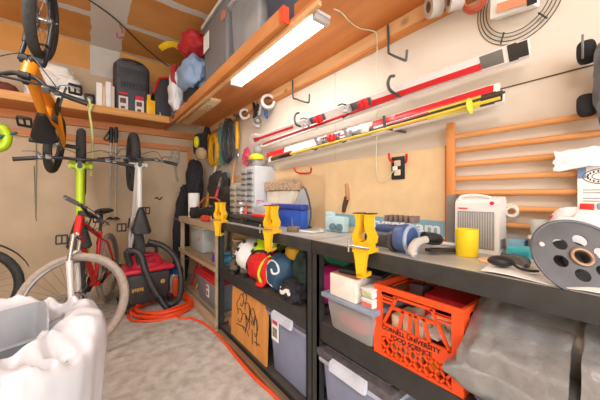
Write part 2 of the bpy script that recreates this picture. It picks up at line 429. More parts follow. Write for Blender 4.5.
# ============================================================ BICYCLES
def bike(label, loc, R, frame, fork, tyre, wr=.35, tr=.026, wb=1.08, group=None, steer=0., barw=.74, barrise=.02, barback=.02, grip=None,
         hub='disc', rim=None, headang=68, headlen=.12, fl=.5, bbh=.31, stlen=.42, saddle=BLK, frameR=.019, sadd=.14, stem=.06, pegs=False, bmx=False, nsp=28, forkmat2=None, fender=False, bartilt=0., forkr=1.):
    t = thing('bicycle', label, 'bicycle', loc, R, group)
    RA = V((-wb/2, 0, wr)); FA = V((wb/2, 0, wr)); BB = V((-wb/2+wb*.39, 0, bbh))
    ha = math.radians(headang); ux = V((-math.cos(ha), 0, math.sin(ha)))       # steering axis, upward
    HB = FA+ux*fl+V((-.04, 0, 0)); HT = HB+ux*headlen
    ST = BB+V((-math.cos(math.radians(73)), 0, math.sin(math.radians(73))))*stlen
    rim = rim or CHR; grip = grip or BLK
    # steering rotation
    S = Matrix.Translation(HB) @ Matrix.Rotation(steer, 4, ux) @ Matrix.Translation(-HB)
    # --- frame
    m = MB(); fr = frameR
    m.tube([HB+ux*.01, BB], fr*1.25, 12); m.tube([HT-ux*.03, ST-V((0, 0, .03))], fr*1.05, 12); m.tube([BB, ST], fr*.95, 12)
    m.tube([HB-ux*.005, HT+ux*.005], fr*1.35, 12); m.cyl(BB+V((0, -.036, 0)), BB+V((0, .036, 0)), .024)
    for sy in (-1, 1):
        ya = sy*.062
        m.tube([BB+V((0, sy*.02, 0)), BB+V((-.09, sy*.048, .01)), RA+V((0, ya, 0))], fr*.62, 8)
        m.tube([ST+V((0, sy*.012, -.05)), ST+V((-.08, sy*.045, -.10)), RA+V((0, ya, 0))], fr*.5, 8)
        m.box(RA+V((0, ya, 0)), (.04, .006, .04))
    m.tube([ST, ST+(ST-BB).normalized()*.02], fr*1.1, 10)
    F = part('frame', m, frame, t)
    # --- fork
    m = MB(xf=S); hw = tr+.028
    m.tube([HB, HB-ux*.03], fr*1.2, 10); cr = HB-ux*.04
    m.tube([cr+V((0, -hw, 0)), cr, cr+V((0, hw, 0))], fr*1.05, 10)
    for sy in (-1, 1): m.tube([cr+V((0, sy*hw, 0))+ux*.012, cr+V((0, sy*hw, 0))-ux*fl*.5], fr*.85*forkr, 10)
    fk = part('fork', m, forkmat2 or fork, t)
    m = MB(xf=S)
    for sy in (-1, 1): m.tube([cr+V((0, sy*hw, 0))-ux*fl*.38, FA+V((0, sy*hw, .03)), FA+V((0, sy*hw, 0))], [fr*1.2*forkr, fr*1.1*forkr, fr*.7*forkr], 10)
    m.tube([cr-ux*.15+V((.0, hw, 0)), cr-ux*.11+V((.03, hw*.7, 0)), cr-ux*.10+V((.035, 0, 0)), cr-ux*.11+V((.03, -hw*.7, 0)), cr-ux*.15+V((0, -hw, 0))], fr*.55*forkr, 8)
    part('fork_leg', m, fork, fk, 'lower fork legs')
    # --- wheels
    for nm, AX, X in (('front', FA, S), ('rear', RA, None)):
        m = MB(xf=X); m.ring(AX, (0, 1, 0), wr-tr*1.9, tr*.55, 40, 8); wo = part('wheel', m, rim, t)
        m = MB(xf=X)
        rows = []
        for i in range(64):
            a = 2*PI*i/64; row = []
            for j in range(14):
                b2 = 2*PI*j/14; k = 1.0
                rad = wr-tr+math.cos(b2)*tr
                if math.cos(b2) > .35 and (i+j) % 2: rad -= tr*.10
                row.append(AX+V((math.cos(a)*rad, math.sin(b2)*tr, math.sin(a)*rad)))
            rows.append(row)
        m.grid(rows, cu=True, cv=True); part('tyre', m, tyre, wo, ang=60)
        m = MB(xf=X)
        for i in range(nsp):
            a = 2*PI*i/nsp; a2 = a+(.5 if (i//2) % 2 else -.5); sy = .028 if i % 2 else -.028
            m.tube([AX+V((math.cos(a2)*.024, sy, math.sin(a2)*.024)), AX+V((math.cos(a)*(wr-tr*2), 0, math.sin(a)*(wr-tr*2)))], .0013, 5)
        part('spokes', m, STL, wo)
        m = MB(xf=X); m.lathe([(.022, -.05), (.022, -.032), (.03, -.03), (.03, -.024), (.016, -.02), (.016, .02), (.03, .024), (.03, .03), (.022, .032), (.022, .05)], AX, (0, 1, 0), 16)
        m.cyl(AX+V((0, -.075, 0)), AX+V((0, .075, 0)), .006); part('hub', m, CHR, wo)
        if hub == 'disc':
            m = MB(xf=X); rot = AX+V((0, .038, 0)); m.ring(rot, (0, 1, 0), .072, .008, 24, 6)
            for i in range(6):
                a = 2*PI*i/6; m.tube([rot+V((math.cos(a)*.02, 0, math.sin(a)*.02)), rot+V((math.cos(a+.5)*.07, 0, math.sin(a+.5)*.07))], .004, 6)
            part('disc_rotor', m, STL, wo)
    if pegs:
        for sy in (-1, 1):
            m = MB(); m.cyl(RA+V((0, sy*.07, 0)), RA+V((0, sy*.17, 0)), .018, n=14); part('peg', m, BLK, t)
    # --- stem, bar
    m = MB(xf=S); top = HT+ux*.03; cl = top+V((stem, 0, .012))
    m.cyl(HT, top+ux*.02, .017); m.bar(top, cl, .03, .032); m.cyl(cl+V((0, -.026, 0)), cl+V((0, .026, 0)), .022); part('stem', m, BLK, t)
    if bmx: bp = [(.0, 0, 0), (.0, .05, 0), (-.01, .12, barrise), (-barback-.02, barw*.32, barrise), (-barback-.05, barw/2, barrise-.01)]
    else: bp = [(0, 0, 0), (.0, .05, 0), (-.005, .14, barrise), (-.02, barw*.34, barrise), (-.02-barback, barw/2, barrise-.005)]
    full = [V((p[0], -p[1], p[2])) for p in bp[::-1]]+[V(p) for p in bp[1:]]
    m = MB(xf=S); m.tube(spline([cl+p for p in full], 4), .013, 10)
    if bmx: m.tube([cl+V((-.01, -.17, barrise*.75)), cl+V((-.01, .17, barrise*.75))], .008, 8)
    hb = part('handlebar', m, BLK, t)
    for sy in (-1, 1):
        e = cl+V((bp[4][0], sy*bp[4][1], bp[4][2])); a = cl+V((bp[3][0], sy*bp[3][1], bp[3][2])); d = (e-a).normalized()
        m = MB(xf=S); m.tube([e-d*.125, e-d*.11, e-d*.01, e], [.017, .0165, .0165, .019], 12); part('grip', m, grip, hb)
        m = MB(xf=S); q = e-d*.155; m.box(q, (.025, .03, .03), bev=.006); m.tube([q+V((.03, 0, -.005)), q+V((.055, sy*.02, -.012)), q+V((.06, sy*.06, -.015)), q+V((.055, sy*.11, -.015))], [.007, .006, .006, .005], 8)
        m.box(q+V((.01, -sy*.05, .004)), (.04, .04, .022), bev=.006)
        part('brake_lever', m, STL, hb)
    # cables
    m = MB(xf=S)
    for sy in (-1, 1):
        q = cl+V((bp[3][0]+.03, sy*bp[3][1]*.86, bp[3][2]))
        m.tube(spline([q, q+V((.09, -sy*.06, -.02)), cl+V((.09, sy*.02, -.09)), HB+V((.035, -sy*.01, .02)), HB+V((-.05, -sy*.012, -.06))], 5), .0028, 6)
    part('cable', m, BLK, t)
    # --- saddle
    m = MB(); top = ST+(ST-BB).normalized()*sadd; m.cyl(ST, top, .0145, n=12); part('seatpost', m, BLK, t)
    m = MB(); rows = []
    for i in range(13):
        s = i/12; x = -.13+.27*s; hw2 = .072*(1-s)**.75*(1.0 if s > .08 else .75)+.018; zz = top.z+.035-.012*math.sin(s*PI)-.01*(s > .93)
        row = []
        for j in range(12):
            a = 2*PI*j/12; row.append((top.x+x, math.cos(a)*hw2, zz+(math.sin(a)*.022 if math.sin(a) > 0 else math.sin(a)*.03*(1-.5*s))))
        rows.append(row)
    R2 = m.grid(rows, cv=True); m.cap(R2[0][::-1]); m.cap(R2[-1]); sd = part('saddle', m, saddle, t, ang=75)
    m = MB()
    for sy in (-1, 1): m.tube([top+V((-.10, sy*.02, .015)), top+V((-.03, sy*.02, -.002)), top+V((.05, sy*.02, -.002)), top+V((.11, sy*.012, .02))], .0035, 6)
    part('saddle_rail', m, CHR, sd)
    # --- cranks
    m = MB(); m.ring(BB+V((0, -.045, 0)), (0, 1, 0), .07, .006, 28, 6); m.cyl(BB+V((0, -.05, 0)), BB+V((0, -.04, 0)), .066, n=20); part('chainring', m, BLK, t)
    for sy, dx, dz in ((-1, .12, -.12), (1, -.12, .12)):
        m = MB(); m.bar(BB+V((0, sy*.05, 0)), BB+V((dx, sy*.078, dz)), .014, .024); ca = part('crank_arm', m, BLK, t)
        p = BB+V((dx, sy*.085, dz)); m = MB()
        for dx2 in (-.038, .038): m.box(p+V((dx2, sy*.05, 0)), (.014, .085, .022), bev=.003)
        for dy in (.012, .05, .09): m.box(p+V((0, sy*dy, 0)), (.076, .012, .018), bev=.003)
        part('pedal', m, BLK, ca)
    m = MB()
    for dz in (.05, -.05): m.tube([BB+V((0, -.045, dz*1.3)), RA+V((0, -.045, dz*.8))], .004, 6)
    m.ring(RA+V((0, -.045, 0)), (0, 1, 0), .042, .007, 24, 6); part('chain', m, STL, t)
    if fender:
        m = MB(xf=S)
        rows = []
        for i in range(13):
            a = math.radians(20+80*i/12); w2 = .045-.015*abs(i-6)/6
            rows.append([FA+V((math.cos(a)*(wr+.05), y, math.sin(a)*(wr+.05)-abs(y)*.25)) for y in (-w2, -w2/2, 0, w2/2, w2)])
        m.grid(rows); part('mudguard', m, BLK, t)
    return t
def basis(f, u):
    f = V(f).normalized(); u = V(u); u = (u-f*f.dot(u)).normalized(); l = u.cross(f)
    return Matrix((f, l, u)).transposed()
def place(R, wb, wr, FAw):
    """root location (ground point between the wheels) so that the front axle lands on FAw"""
    return V(FAw)-R @ V((wb/2, 0, wr))
HANG = 'bicycles hanging in the garage'
# red bike standing on the floor
wb = 1.10; wr = .368
fa = V((-.145, 2.60, wr)); R = basis((-.275, -.962, 0), (0, 0, 1))
bike('red and silver mountain bike standing on the floor with its grey front wheel toward us', place(R, wb, wr, fa), R, mat('red_bike_paint', (226, 40, 36), .35, var=.06), mat('white_fork_paint', (226, 222, 218), .35, .2, var=.04), RUBT, wr=wr, tr=.027, wb=wb, steer=math.radians(84), fl=.52, headlen=.13, stlen=.48, sadd=.20, grip=mat('grey_grip', (120, 116, 114), .7), barw=.66, stem=.07, rim=mat('grey_rim', (150, 146, 142), .4, .5), forkmat2=CHR, nsp=32)
# lime bike hung by its front wheel against the back wall
wb = 1.12; wr = .352; al = math.radians(17)
R = basis((0, math.sin(al), math.cos(al)), (0, -math.cos(al), math.sin(al)))
bike('lime green mountain bike hung upright by its front wheel from a pale strap', place(R, wb, wr, (-.07, 3.62, 1.49)), R, LIME, LIME, RUB, wr=wr, tr=.038, wb=wb, group=HANG, fl=.46, headlen=.10, barw=.80, sadd=.06, frameR=.026, nsp=20, stlen=.44, rim=BLK)
R2 = basis((.0, math.sin(al), math.cos(al)), (0, -math.cos(al), math.sin(al)))
bike('white and black fat tyre bike hung upright behind the red shop vacuum', place(R2, wb, wr, (.405, 3.80, 1.55)), R2, mat('white_bike_paint', (232, 230, 224), .35, var=.04), mat('black_fork', (40, 40, 42), .4), RUB, wr=wr, tr=.045, wb=wb, group=HANG, fl=.46, headlen=.10, barw=.70, sadd=.08, frameR=.024, grip=BLK, nsp=20, forkmat2=mat('white_bike_paint', (232, 230, 224)), rim=BLK)
# orange bike hung slanting from the ceiling at left
wb = 1.06; wr = .265
fw = V((.0, -.751, .66)); R3 = basis(fw, (-.15, -.66, -.751))
bike('orange bmx style bike hung nose up from the ceiling in front of the wall shelf', place(R3, wb, wr, A(43, 20, d=1.8)), R3, mat('orange_bike_paint', (244, 150, 30), .35, var=.06), mat('black_fork2', (42, 42, 44), .4), RUB, wr=wr, tr=.03, wb=wb, group=HANG, fl=.34, headlen=.09, barw=.62, barrise=.06, bmx=True, sadd=.015, frameR=.028, stlen=.19, bbh=.28, pegs=True, steer=math.radians(2), forkr=.5, nsp=20, rim=BLK, stem=.04)
# bike at the left edge parallel to the back wall
wb = 1.06; wr = .37
R4 = basis((1, .06, 0), (0, 0, 1))
bike('lime and orange bike at the left edge standing along the back wall', place(R4, wb, wr, V((-.83, 3.42, .37))), R4, LIME, mat('orange_fork', (240, 120, 30), .4), RUB, wr=wr, tr=.03, wb=wb, steer=0, fender=True, rim=BLK, barw=.6)
# pale lime strap holding the lime bike
m = MB(); m.tube(spline([A(89, 99, y=3.70), A(90.5, 106, y=3.69), A(89.5, 112, y=3.69), A(92, 130, y=3.69), A(92.5, 150, y=3.68), A(91, 176, y=3.6)], 4), .011, 6); m.tube([A(87, 104, y=3.695), A(90, 112, y=3.685), A(93, 104, y=3.69)], .008, 6)
solo('hanging_strap', m, mat('pale_lime_webbing', (218, 228, 150), .8), 'pale lime webbing strap tied to the wall shelf edge beside a hanging tyre', 'strap')
# ============================================================ RIGHT WALL
# skis: built flat along +Y (tail -> tip) then placed
def ski(label, p0, p1, wdt, mats, up, group, tipc=.05, thick=.014, stripe=None, shovel=False):
    """p0 = tail, p1 = tip; up = normal of the running surface's top"""
    p0 = V(p0); p1 = V(p1); L = (p1-p0).length; d = (p1-p0).normalized(); up = V(up); up = (up-d*up.dot(d)).normalized(); sd = d.cross(up)
    c = (p0+p1)/2
    t = thing('ski', label, 'ski', tuple(c), None, group)
    def prof(s):
        hw = wdt/2*(1+.18*(abs(s-.5)*2)**2.2)
        if s > .985: hw *= .85
        if shovel and s < .09: hw *= 1+.9*math.sin(PI*min(1, s/.09))**.6
        if s < .02: hw *= .8
        return hw
    def lift(s): return tipc*max(0, (s-.86)/.14)**2*1.2+tipc*.35*max(0, (.08-s)/.08)**2
    def body(lo, hi, dz0, dz1, k=1., n=30, sh=0.):
        m = MB(t); rows = []
        for i in range(n+1):
            s = lo+(hi-lo)*i/n; hw = prof(s)*k; q = p0+d*L*s+up*lift(s)+sd*sh
            rows.append([q-sd*hw+up*dz0, q+sd*hw+up*dz0, q+sd*hw*.92+up*dz1, q-sd*hw*.92+up*dz1])
        R = m.grid(rows, cv=True); m.cap(R[0][::-1]); m.cap(R[-1]); return m
    part('ski_body', body(0, 1, 0, thick), mats[0], t)
    for lo, hi, mm, k, sh in (stripe or []):
        part('top_graphic', body(lo, hi, thick+.0003, thick+.0016, k, sh=sh*wdt), mm, t)
    t['_'] = 0; del t['_']
    t2 = dict(p0=p0, d=d, L=L, up=up, sd=sd, root=t, th=thick)
    return t2
SKW = mat('white_ski_top', (238, 234, 230), .3, var=.03); SKR = mat('red_ski_top', (214, 40, 44), .3, var=.08); SKB = mat('dark_ski_base', (58, 54, 52), .4)
SKY = mat('yellow_green_ski', (216, 206, 70), .4, var=.08)
def binding(S, s, part_red=True):
    q = S['p0']+S['d']*S['L']*s+S['up']*S['th']; d, u, sd, t = S['d'], S['up'], S['sd'], S['root']
    R = Matrix((d, sd, u)).transposed()
    m = MB(t); m.box(q+u*.006, (.16, .04, .012), R=R, bev=.003); m.box(q+u*.015+d*.02, (.10, .034, .012), R=R, bev=.003); b = part('binding', m, mat('binding_grey', (104, 102, 104), .4, .3), t)
    m = MB(t); m.box(q+u*.036+d*.055, (.042, .05, .034), R=R, bev=.010); m.box(q+u*.056+d*.045, (.03, .034, .02), R=R, bev=.007); part('toe_piece', m, SKR if part_red else WHT, b)
    m = MB(t); m.box(q+u*.036-d*.06, (.034, .04, .034), R=R, bev=.008); m.tube([q+u*.05-d*.07, q+u*.085-d*.05, q+u*.09-d*.02], [.009, .008, .010], 8); part('heel_piece', m, mat('binding_silver', (196, 194, 196), .35, .4), b)
    for k in (-1, 1):
        m = MB(t); m.tube([q+u*.015-d*.08+sd*.024*k, q+u*.015-d*.105+sd*.036*k, q+u*.04-d*.115+sd*.038*k], .004, 6); part('brake_arm', m, BLK, b)
GSK = 'skis lying on the wall hooks'
nv = V((-.62, 0, .78))      # edge turned up and outwards
S1 = ski('upper white ski with a black end and red graphics, nearest us of the top pair', A(251, 141, x=1.20), A(530, 46, x=1.18), .052, (SKW,), (-.85, 0, -.5), GSK, tipc=0, shovel=True, stripe=[(.60, .93, SKR, .45, .24), (.04, .34, SKR, .35, 0), (.93, .965, mat('ski_grey_print', (120, 116, 110), .4), .8, 0), (.972, .999, SKB, .95, 0)])
binding(S1, .47); binding(S1, .645, True)
S2 = ski('long white ski with a red base stripe behind the upper white one', A(262, 146, x=1.235), A(530, 52, x=1.215), .052, (SKW,), (-.9, 0, .4), GSK, tipc=0, stripe=[(.02, .97, SKR, .45, 0)])
S3 = ski('lower white ski with black lettering and red tips nearest the wall', A(268, 156, x=1.235), A(500, 90, x=1.23), .05, (SKW,), (-.95, 0, .32), GSK, tipc=.0, stripe=[(0.0, .16, SKR, .9, 0), (.5, .80, SKR, .3, .3), (.66, .99, SKR, .8, 0)])
S4 = ski('lowest white and red ski with black lettering and a yellow tip', A(270, 160, x=1.185), A(505, 97, x=1.185), .048, (SKW,), (-.95, 0, .32), GSK, tipc=.0, stripe=[(.03, .2, SKR, .9, 0), (.24, .5, SKR, .3, .25), (.70, .83, SKR, .8, 0), (.83, .955, SKY, .97, 0), (.955, .998, SKB, .95, 0)])
binding(S4, .45, True); binding(S4, .60, False)
for S, a in ((S3, .40), (S4, .40)):
    q = S['p0']+S['d']*S['L']*a+S['up']*(S['th']+.002)
    m = MB(S['root']); R = Matrix((S['d'], S['sd'], S['up'])).transposed()
    for k in range(9): m.box(q+S['d']*.024*k, (.015, .018, .0012), R=R); m.box(q+S['d']*(.024*k+.009), (.004, .022, .0014), R=R)
    part('lettering', m, mat('dark_grey_print', (84, 82, 84), .6), S['root'])
t = thing('ski_pole', 'thin yellow ski pole lying along the front of the lower skis', 'ski pole', tuple(A(400, 132, x=1.2)), None)
m = MB(t); a = A(280, 157, x=1.13); b2 = A(500, 98, x=1.13); m.tube([a, b2], [.010, .006], 8); part('shaft', m, mat('yellow_pole', (226, 196, 66), .4), t)
m = MB(t); m.tube([a+(b2-a)*.0, a+(b2-a)*.1], [.013, .015], 10); part('grip', m, BLK, t)
m = MB(t); q = a+(b2-a)*.93; m.lathe([(.03, 0), (.03, .004), (.008, .012)], q, b2-a, 16); part('basket', m, SKY, t)
t = thing('ski_pole', 'dark ski pole with an olive grip crossing the lower ski tails', 'ski pole', tuple(A(400, 120, x=1.16)), None)
m = MB(t); a = A(272, 159, x=1.15); b2 = A(505, 92, x=1.15); b3 = a+(b2-a)*.12
m.tube([b3, b2], [.007, .005], 8); part('shaft', m, mat('dark_pole', (70, 66, 50), .4), t)
m = MB(t); m.tube([a, a+(b3-a)*.3, b3], [.016, .013, .014], 10); part('grip', m, mat('olive_grip', (82, 92, 58), .7), t)
# hooks
DKG = mat('dark_coated_hook', (74, 74, 72), .5)
def hook(name, label, pts, m_, r=.006, group='wire hooks on the right wall'):
    m = MB(); m.tube(spline([V(p) for p in pts], 4), r, 8); return solo(name, m, m_, label, 'hook', group)
hook('utility_hook', 'large dark hook hanging from the ledger board above the ski bindings', [A(388, 25, x=1.245), A(388.5, 38, x=1.245), A(388.5, 51, x=1.245), A(390, 54, x=1.24), A(404, 60, x=1.14), A(406, 59, x=1.13), A(407, 50, x=1.13)], DKG)
hook('utility_hook', 'dark square hook hanging from the ledger board near the shop light', [A(292.5, 80, x=1.245), A(293, 97, x=1.245), A(296, 99, x=1.24), A(307, 102.5, x=1.13), A(309, 101, x=1.125), A(309.5, 94, x=1.125)], DKG)
hook('utility_hook', 'curved dark hook gripping the upper skis in front of the bindings', [A(394, 76, x=1.15), A(390, 77, x=1.12), A(388, 84, x=1.11), A(391, 91, x=1.12), A(400, 96, x=1.2), A(404, 96, x=W-.003)], DKG, .0075)
hook('utility_hook', 'curved dark hook gripping the left end of the upper skis', [A(299, 113, x=1.15), A(296, 114, x=1.12), A(294.5, 119, x=1.11), A(297, 125, x=1.12), A(305, 127, x=W-.003)], DKG, .0075)
hook('utility_hook', 'dark hook carrying the lower skis above the outlet', [A(384, 116, x=1.13), A(384.5, 124, x=1.13), A(387, 128, x=1.135), A(396, 130, x=1.2), A(405, 132, x=W-.003)], DKG, .0075)
REDH = mat('red_vinyl_hook', (216, 30, 40), .45)
hook('red_hook', 'red vinyl hook over the black wall outlet', [A(389, 153, x=1.21), A(390, 160, x=1.22), A(396, 162.5, x=1.275), A(405, 162.5, x=1.275), A(406.5, 159, x=1.22), A(406.5, 154, x=1.2)], REDH, .006, 'red hooks')
hook('red_hook', 'red vinyl hook low on the tan wall left of the outlet', [A(294.5, 167.5, x=1.21), A(295.5, 171, x=1.22), A(299, 173, x=1.275), A(309, 173, x=1.275), A(311, 171, x=1.22), A(311, 167.5, x=1.2)], REDH, .006, 'red hooks')
# hanging whisk brush
t = thing('hand_brush', 'wooden handled brush hanging on the tan wall above the pale blue tool', 'brush', tuple(A(345, 211, x=1.262)))
m = MB(t); m.tube([A(346.5, 184, x=1.262), A(347.5, 190, x=1.262), A(348, 200, x=1.262)], [.011, .014, .012], 10); m.tube([A(347.5, 168, x=1.275), A(347.5, 184, x=1.268)], .003, 6); part('handle', m, mat('brush_wood', (186, 136, 90), .6), t)
m = MB(t); m.tube([A(347, 197, x=1.262), A(345, 205, x=1.262), A(343.5, 212, x=1.262)], [.016, .017, .012], 10); part('bristles', m, mat('dark_bristles', (84, 58, 44), .9), t)
# foam board with printed band
t = thing('foam_panel', 'tan foam board with white letters on a blue band behind the power tool', 'insulation board', (1.275, .95, .93))
m = MB(t); m.bx(1.266, 1.2855, .57, 1.36, .927, 1.365); part('board', m, mat('tan_foam_face', (228, 198, 152), .8, var=.05), t)
m = MB(t); m.bx(1.2645, 1.266, .57, 1.36, .958, 1.030); part('printed_band', m, mat('pale_blue_print', (132, 174, 190), .7, var=.08), t)
text('lettering', 'tyrofoam', .072, mat('faded_white_print', (228, 232, 230), .8), t, (1.2642, .968, .972), (0, -1, 0), (0, 0, 1), root=t, sx=1.42, bold=.022)
m = MB(t); m.bx(1.262, 1.2855, .557, .569, .93, 1.37); m.bx(1.26, 1.285, .557, .80, .9275, .95); part('edge_strip', m, mat('orange_edge_wood', (206, 104, 40), .6), t)
# wooden wall bars
WB = wood('bar_wood', (226, 166, 106), (212, 146, 84), 'y', 12)
t = thing('wall_bars', 'wooden wall bars with pale orange rails behind the white heater', 'wall bars', (1.26, .2, .93))
m = MB(t); m.bx(1.235, 1.262, .522, .553, 1.0, 1.463, bev=.003); part('post', m, wood('bar_post', (222, 150, 88), (206, 130, 66), 'z', 12), t)
m = MB(t); m.bx(1.234, 1.2615, .520, .551, .928, 1.15); part('metal_sleeve', m, mat('brushed_zinc', (158, 156, 154), .4, .5), t)
for i, z in enumerate((1.402, 1.341, 1.280, 1.218, 1.157, 1.095, 1.033)):
    m = MB(t); m.tube([(1.262, .525, z), (1.262, -.35, z)], .0115, 10); part('rail', m, WB, t)
# ledger clutter at upper right
for i, (u, v, x, r, lb) in enumerate(((433, 5, 1.235, .034, 'grey tape roll on the ledger board, nearest the wire coil of the two'), (454, 1, 1.225, .03, 'grey tape roll at the top edge beside the orange cord'))):
    pass
def tape(label, c, ax, R, wd, mt, inner=.5, core=True):
    t = thing('tape_roll', label, 'tape roll', tuple(c), None, 'rolls of tape')
    m = MB(t); m.lathe([(R*inner, -wd/2), (R, -wd/2), (R, wd/2), (R*inner, wd/2), (R*inner, -wd/2)], c, ax, 28, capb=False, capt=False); part('tape', m, mt, t)
    m = MB(t); m.lathe([(R*inner*.88, -wd/2), (R*inner*.995, -wd/2), (R*inner*.995, wd/2), (R*inner*.88, wd/2), (R*inner*.88, -wd/2)], c, ax, 28, capb=False, capt=False); part('core', m, mat('card_core', (150, 120, 96), .8), t)
    return t
GT = mat('grey_tape', (196, 188, 178), .6)
tape('grey tape roll on the ledger board beside the top of the large hook', A(434, 6, x=1.20), (-.7, .6, -.2), .045, .05, GT)
tape('grey tape roll on the ledger board at the top edge next to an orange cord', A(455, 0, x=1.20), (-.6, .7, -.1), .04, .05, GT)
m = MB()
for k in range(4): m.ring(A(474, -3+k*1.2, x=1.235+k*.006), (1, .1, .2*k), .035+.003*k, .004, 24, 6)
solo('orange_cord_bundle', m, mat('salmon_cord', (226, 120, 90), .6), 'small loop of salmon orange cord hanging from the ledger top', 'cord')
t = thing('wire_coil', 'wide coil of thin dark wire hanging on the wall above the ski tip', 'wire coil', (1.275, .31, 1.73))
for k in range(4):
    m = MB(t); m.ring((1.2885-.003*k, .315, 1.885), (1, 0, 0), .155-.013*k, .0017, 56, 5, sx=.86); part('wire_loop', m, mat('dark_wire', (66, 60, 40), .5), t)
for a in (-2.3, -1.2):
    m = MB(t); m.tube([(1.274, .315+math.cos(a)*.155*.86, 1.885+math.sin(a)*.155), (1.268, .315+math.cos(a)*.115*.86, 1.885+math.sin(a)*.115)], .003, 6); part('tie', m, BLK, t)
t = thing('blister_box', 'white box with orange and black printing above the wire coil', 'box', tuple(A(515, 16, x=1.22)))
m = MB(t); m.bar(A(493, 8, x=1.24), A(538, -8, x=1.24), .06, .085, up=(-.3, 0, 1), bev=.004); part('carton', m, PAP, t)
m = MB(t); m.bar(A(497, 8.5, x=1.207), A(527, -1, x=1.207), .003, .03, up=(-.3, 0, 1)); part('label', m, mat('salmon_label', (222, 150, 110), .6), t)
m = MB(t); m.bar(A(527, 0, x=1.2065), A(537, -4, x=1.2065), .003, .04, up=(-.3, 0, 1)); part('corner_print', m, BLK, t)
# padded gear at right edge
GPAD = mat('grey_rumpled_fabric', (118, 122, 128), .85, var=.35, scale=18, bump=.4)
t = thing('padded_gear', 'grey rumpled padded gear with two black straps hanging at the right edge', 'sports pad', (1.2, .07, 1.37))
m = MB(t); m.sph((1.205, .075, 1.475), (.07, .032, .125), e=.8, amp=.25, fr=2.5, n=24, k=18); part('pad', m, GPAD, t)
for zc in (1.60, 1.435):
    m = MB(t); m.sph((1.22, .125, zc-.01), (.03, .022, .034), e=.6); part('strap', m, BLKF, t)
m = MB(t); m.box((1.19, .13, 1.60), (.006, .006, .075), bev=.002); part('buckle', m, STL, t)
m = MB(); m.sheet(lambda a, b: V((1.236-.012*b+.008*noise.noise(V((a*6, b*4, 1))), .20-.18*a+.012*noise.noise(V((b*7, 3, a))), 1.292-.045*b-.02*(1-a)*b+.02*(1-a)*(b-.5)*2*0+.014*noise.noise(V((a*5, b*5, 7))))), 14, 8, .006)
solo('white_rag', m, mat('white_cotton', (236, 236, 236), .9, var=.04), 'white rag draped over a wooden rail at the right edge', 'rag')
t = thing('paper_notice', 'white paper notice with an oval of black lettering pinned over the wooden bars', 'poster', (1.24, .06, 1.05))
m = MB(t); m.bx(1.239, 1.241, -.05, .147, 1.045, 1.235); part('sheet', m, PAP, t)
m = MB(t); m.bx(1.2382, 1.239, .128, .147, 1.20, 1.235); part('corner_photo', m, mat('muted_blue_print', (120, 140, 176), .7), t)
m = MB(t); m.ring((1.2385, .085, 1.205), (1, 0, 0), .024, .0011, 40, 4, sx=2.1); m.ring((1.2385, .085, 1.205), (1, 0, 0), .0125, .0009, 40, 4, sx=2.4)
for k in range(22):
    a = 2*PI*k/22; m.box((1.2385, .085+math.cos(a)*.040, 1.205+math.sin(a)*.018), (.001, .0035, .006))
part('emblem', m, BLK, t)
for k, z in enumerate((1.163, 1.154, 1.137, 1.128, 1.111)):
    m = MB(t); m.bx(1.2386, 1.2391, .02, .135, z-.0015, z+.0015); part('text_line', m, mat('grey_print', (150, 146, 148), .8), t)
# ---- tools hung on the right wall near the corner
def wy(u, x): 
    t = (u-300)/FPX; return x*(CS-SN*t)/(SN+CS*t)
tape('white tape roll hanging left of the black clip on the ledger', A(245, 114.5, x=1.24), (-.5, -.8, 0), .054, .045, mat('white_tape', (232, 228, 224), .6), .62)
tape('white tape roll hanging highest on the ledger right of the clips', A(268, 102, x=1.23), (-.45, -.85, 0), .062, .05, mat('white_tape', (232, 228, 224), .6), .66)
t = thing('spring_clamp', 'black spring clamp clipped to the ledger between the white tape rolls', 'clamp', tuple(A(255, 118, x=1.24)))
m = MB(t); m.tube([A(253.5, 103, x=1.24), A(255, 110, x=1.235), A(256, 118, x=1.24)], [.012, .018, .012], 8); m.tube([A(258, 104, x=1.22), A(256, 110, x=1.22), A(253.5, 118, x=1.22)], [.011, .015, .011], 8); part('jaws', m, BLK, t)
m = MB(t); m.sph(A(255, 111, x=1.222), .016); part('pivot', m, STL, t)
t = thing('spring_clamp', 'slim blue and white clamp hanging under the highest tape roll', 'clamp', tuple(A(263, 118, x=1.22)))
m = MB(t); m.tube([A(262, 97, x=1.22), A(261, 106, x=1.215), A(259, 115, x=1.22)], [.008, .014, .008], 8); part('jaw', m, mat('pale_blue_plastic', (170, 196, 220), .4), t)
m = MB(t); m.tube([A(266, 108, x=1.235), A(266, 114, x=1.235), A(267, 118, x=1.235)], [.012, .02, .012], 8); part('handle', m, mat('deep_blue_plastic', (44, 84, 150), .4), t)
t = thing('stud_finder', 'white and grey handheld tool hanging below the black clamp', 'tool', tuple(A(257, 126, x=1.25)))
m = MB(t); m.bar(A(258.5, 116, x=1.262), A(256, 126.5, x=1.262), .05, .09, up=(0, 1, .2), bev=.012); part('body', m, WHT, t)
m = MB(t); m.ring(A(257.5, 120.5, x=1.212), (-.5, -.85, 0), .026, .011, 20, 8); part('dial', m, STL, t)
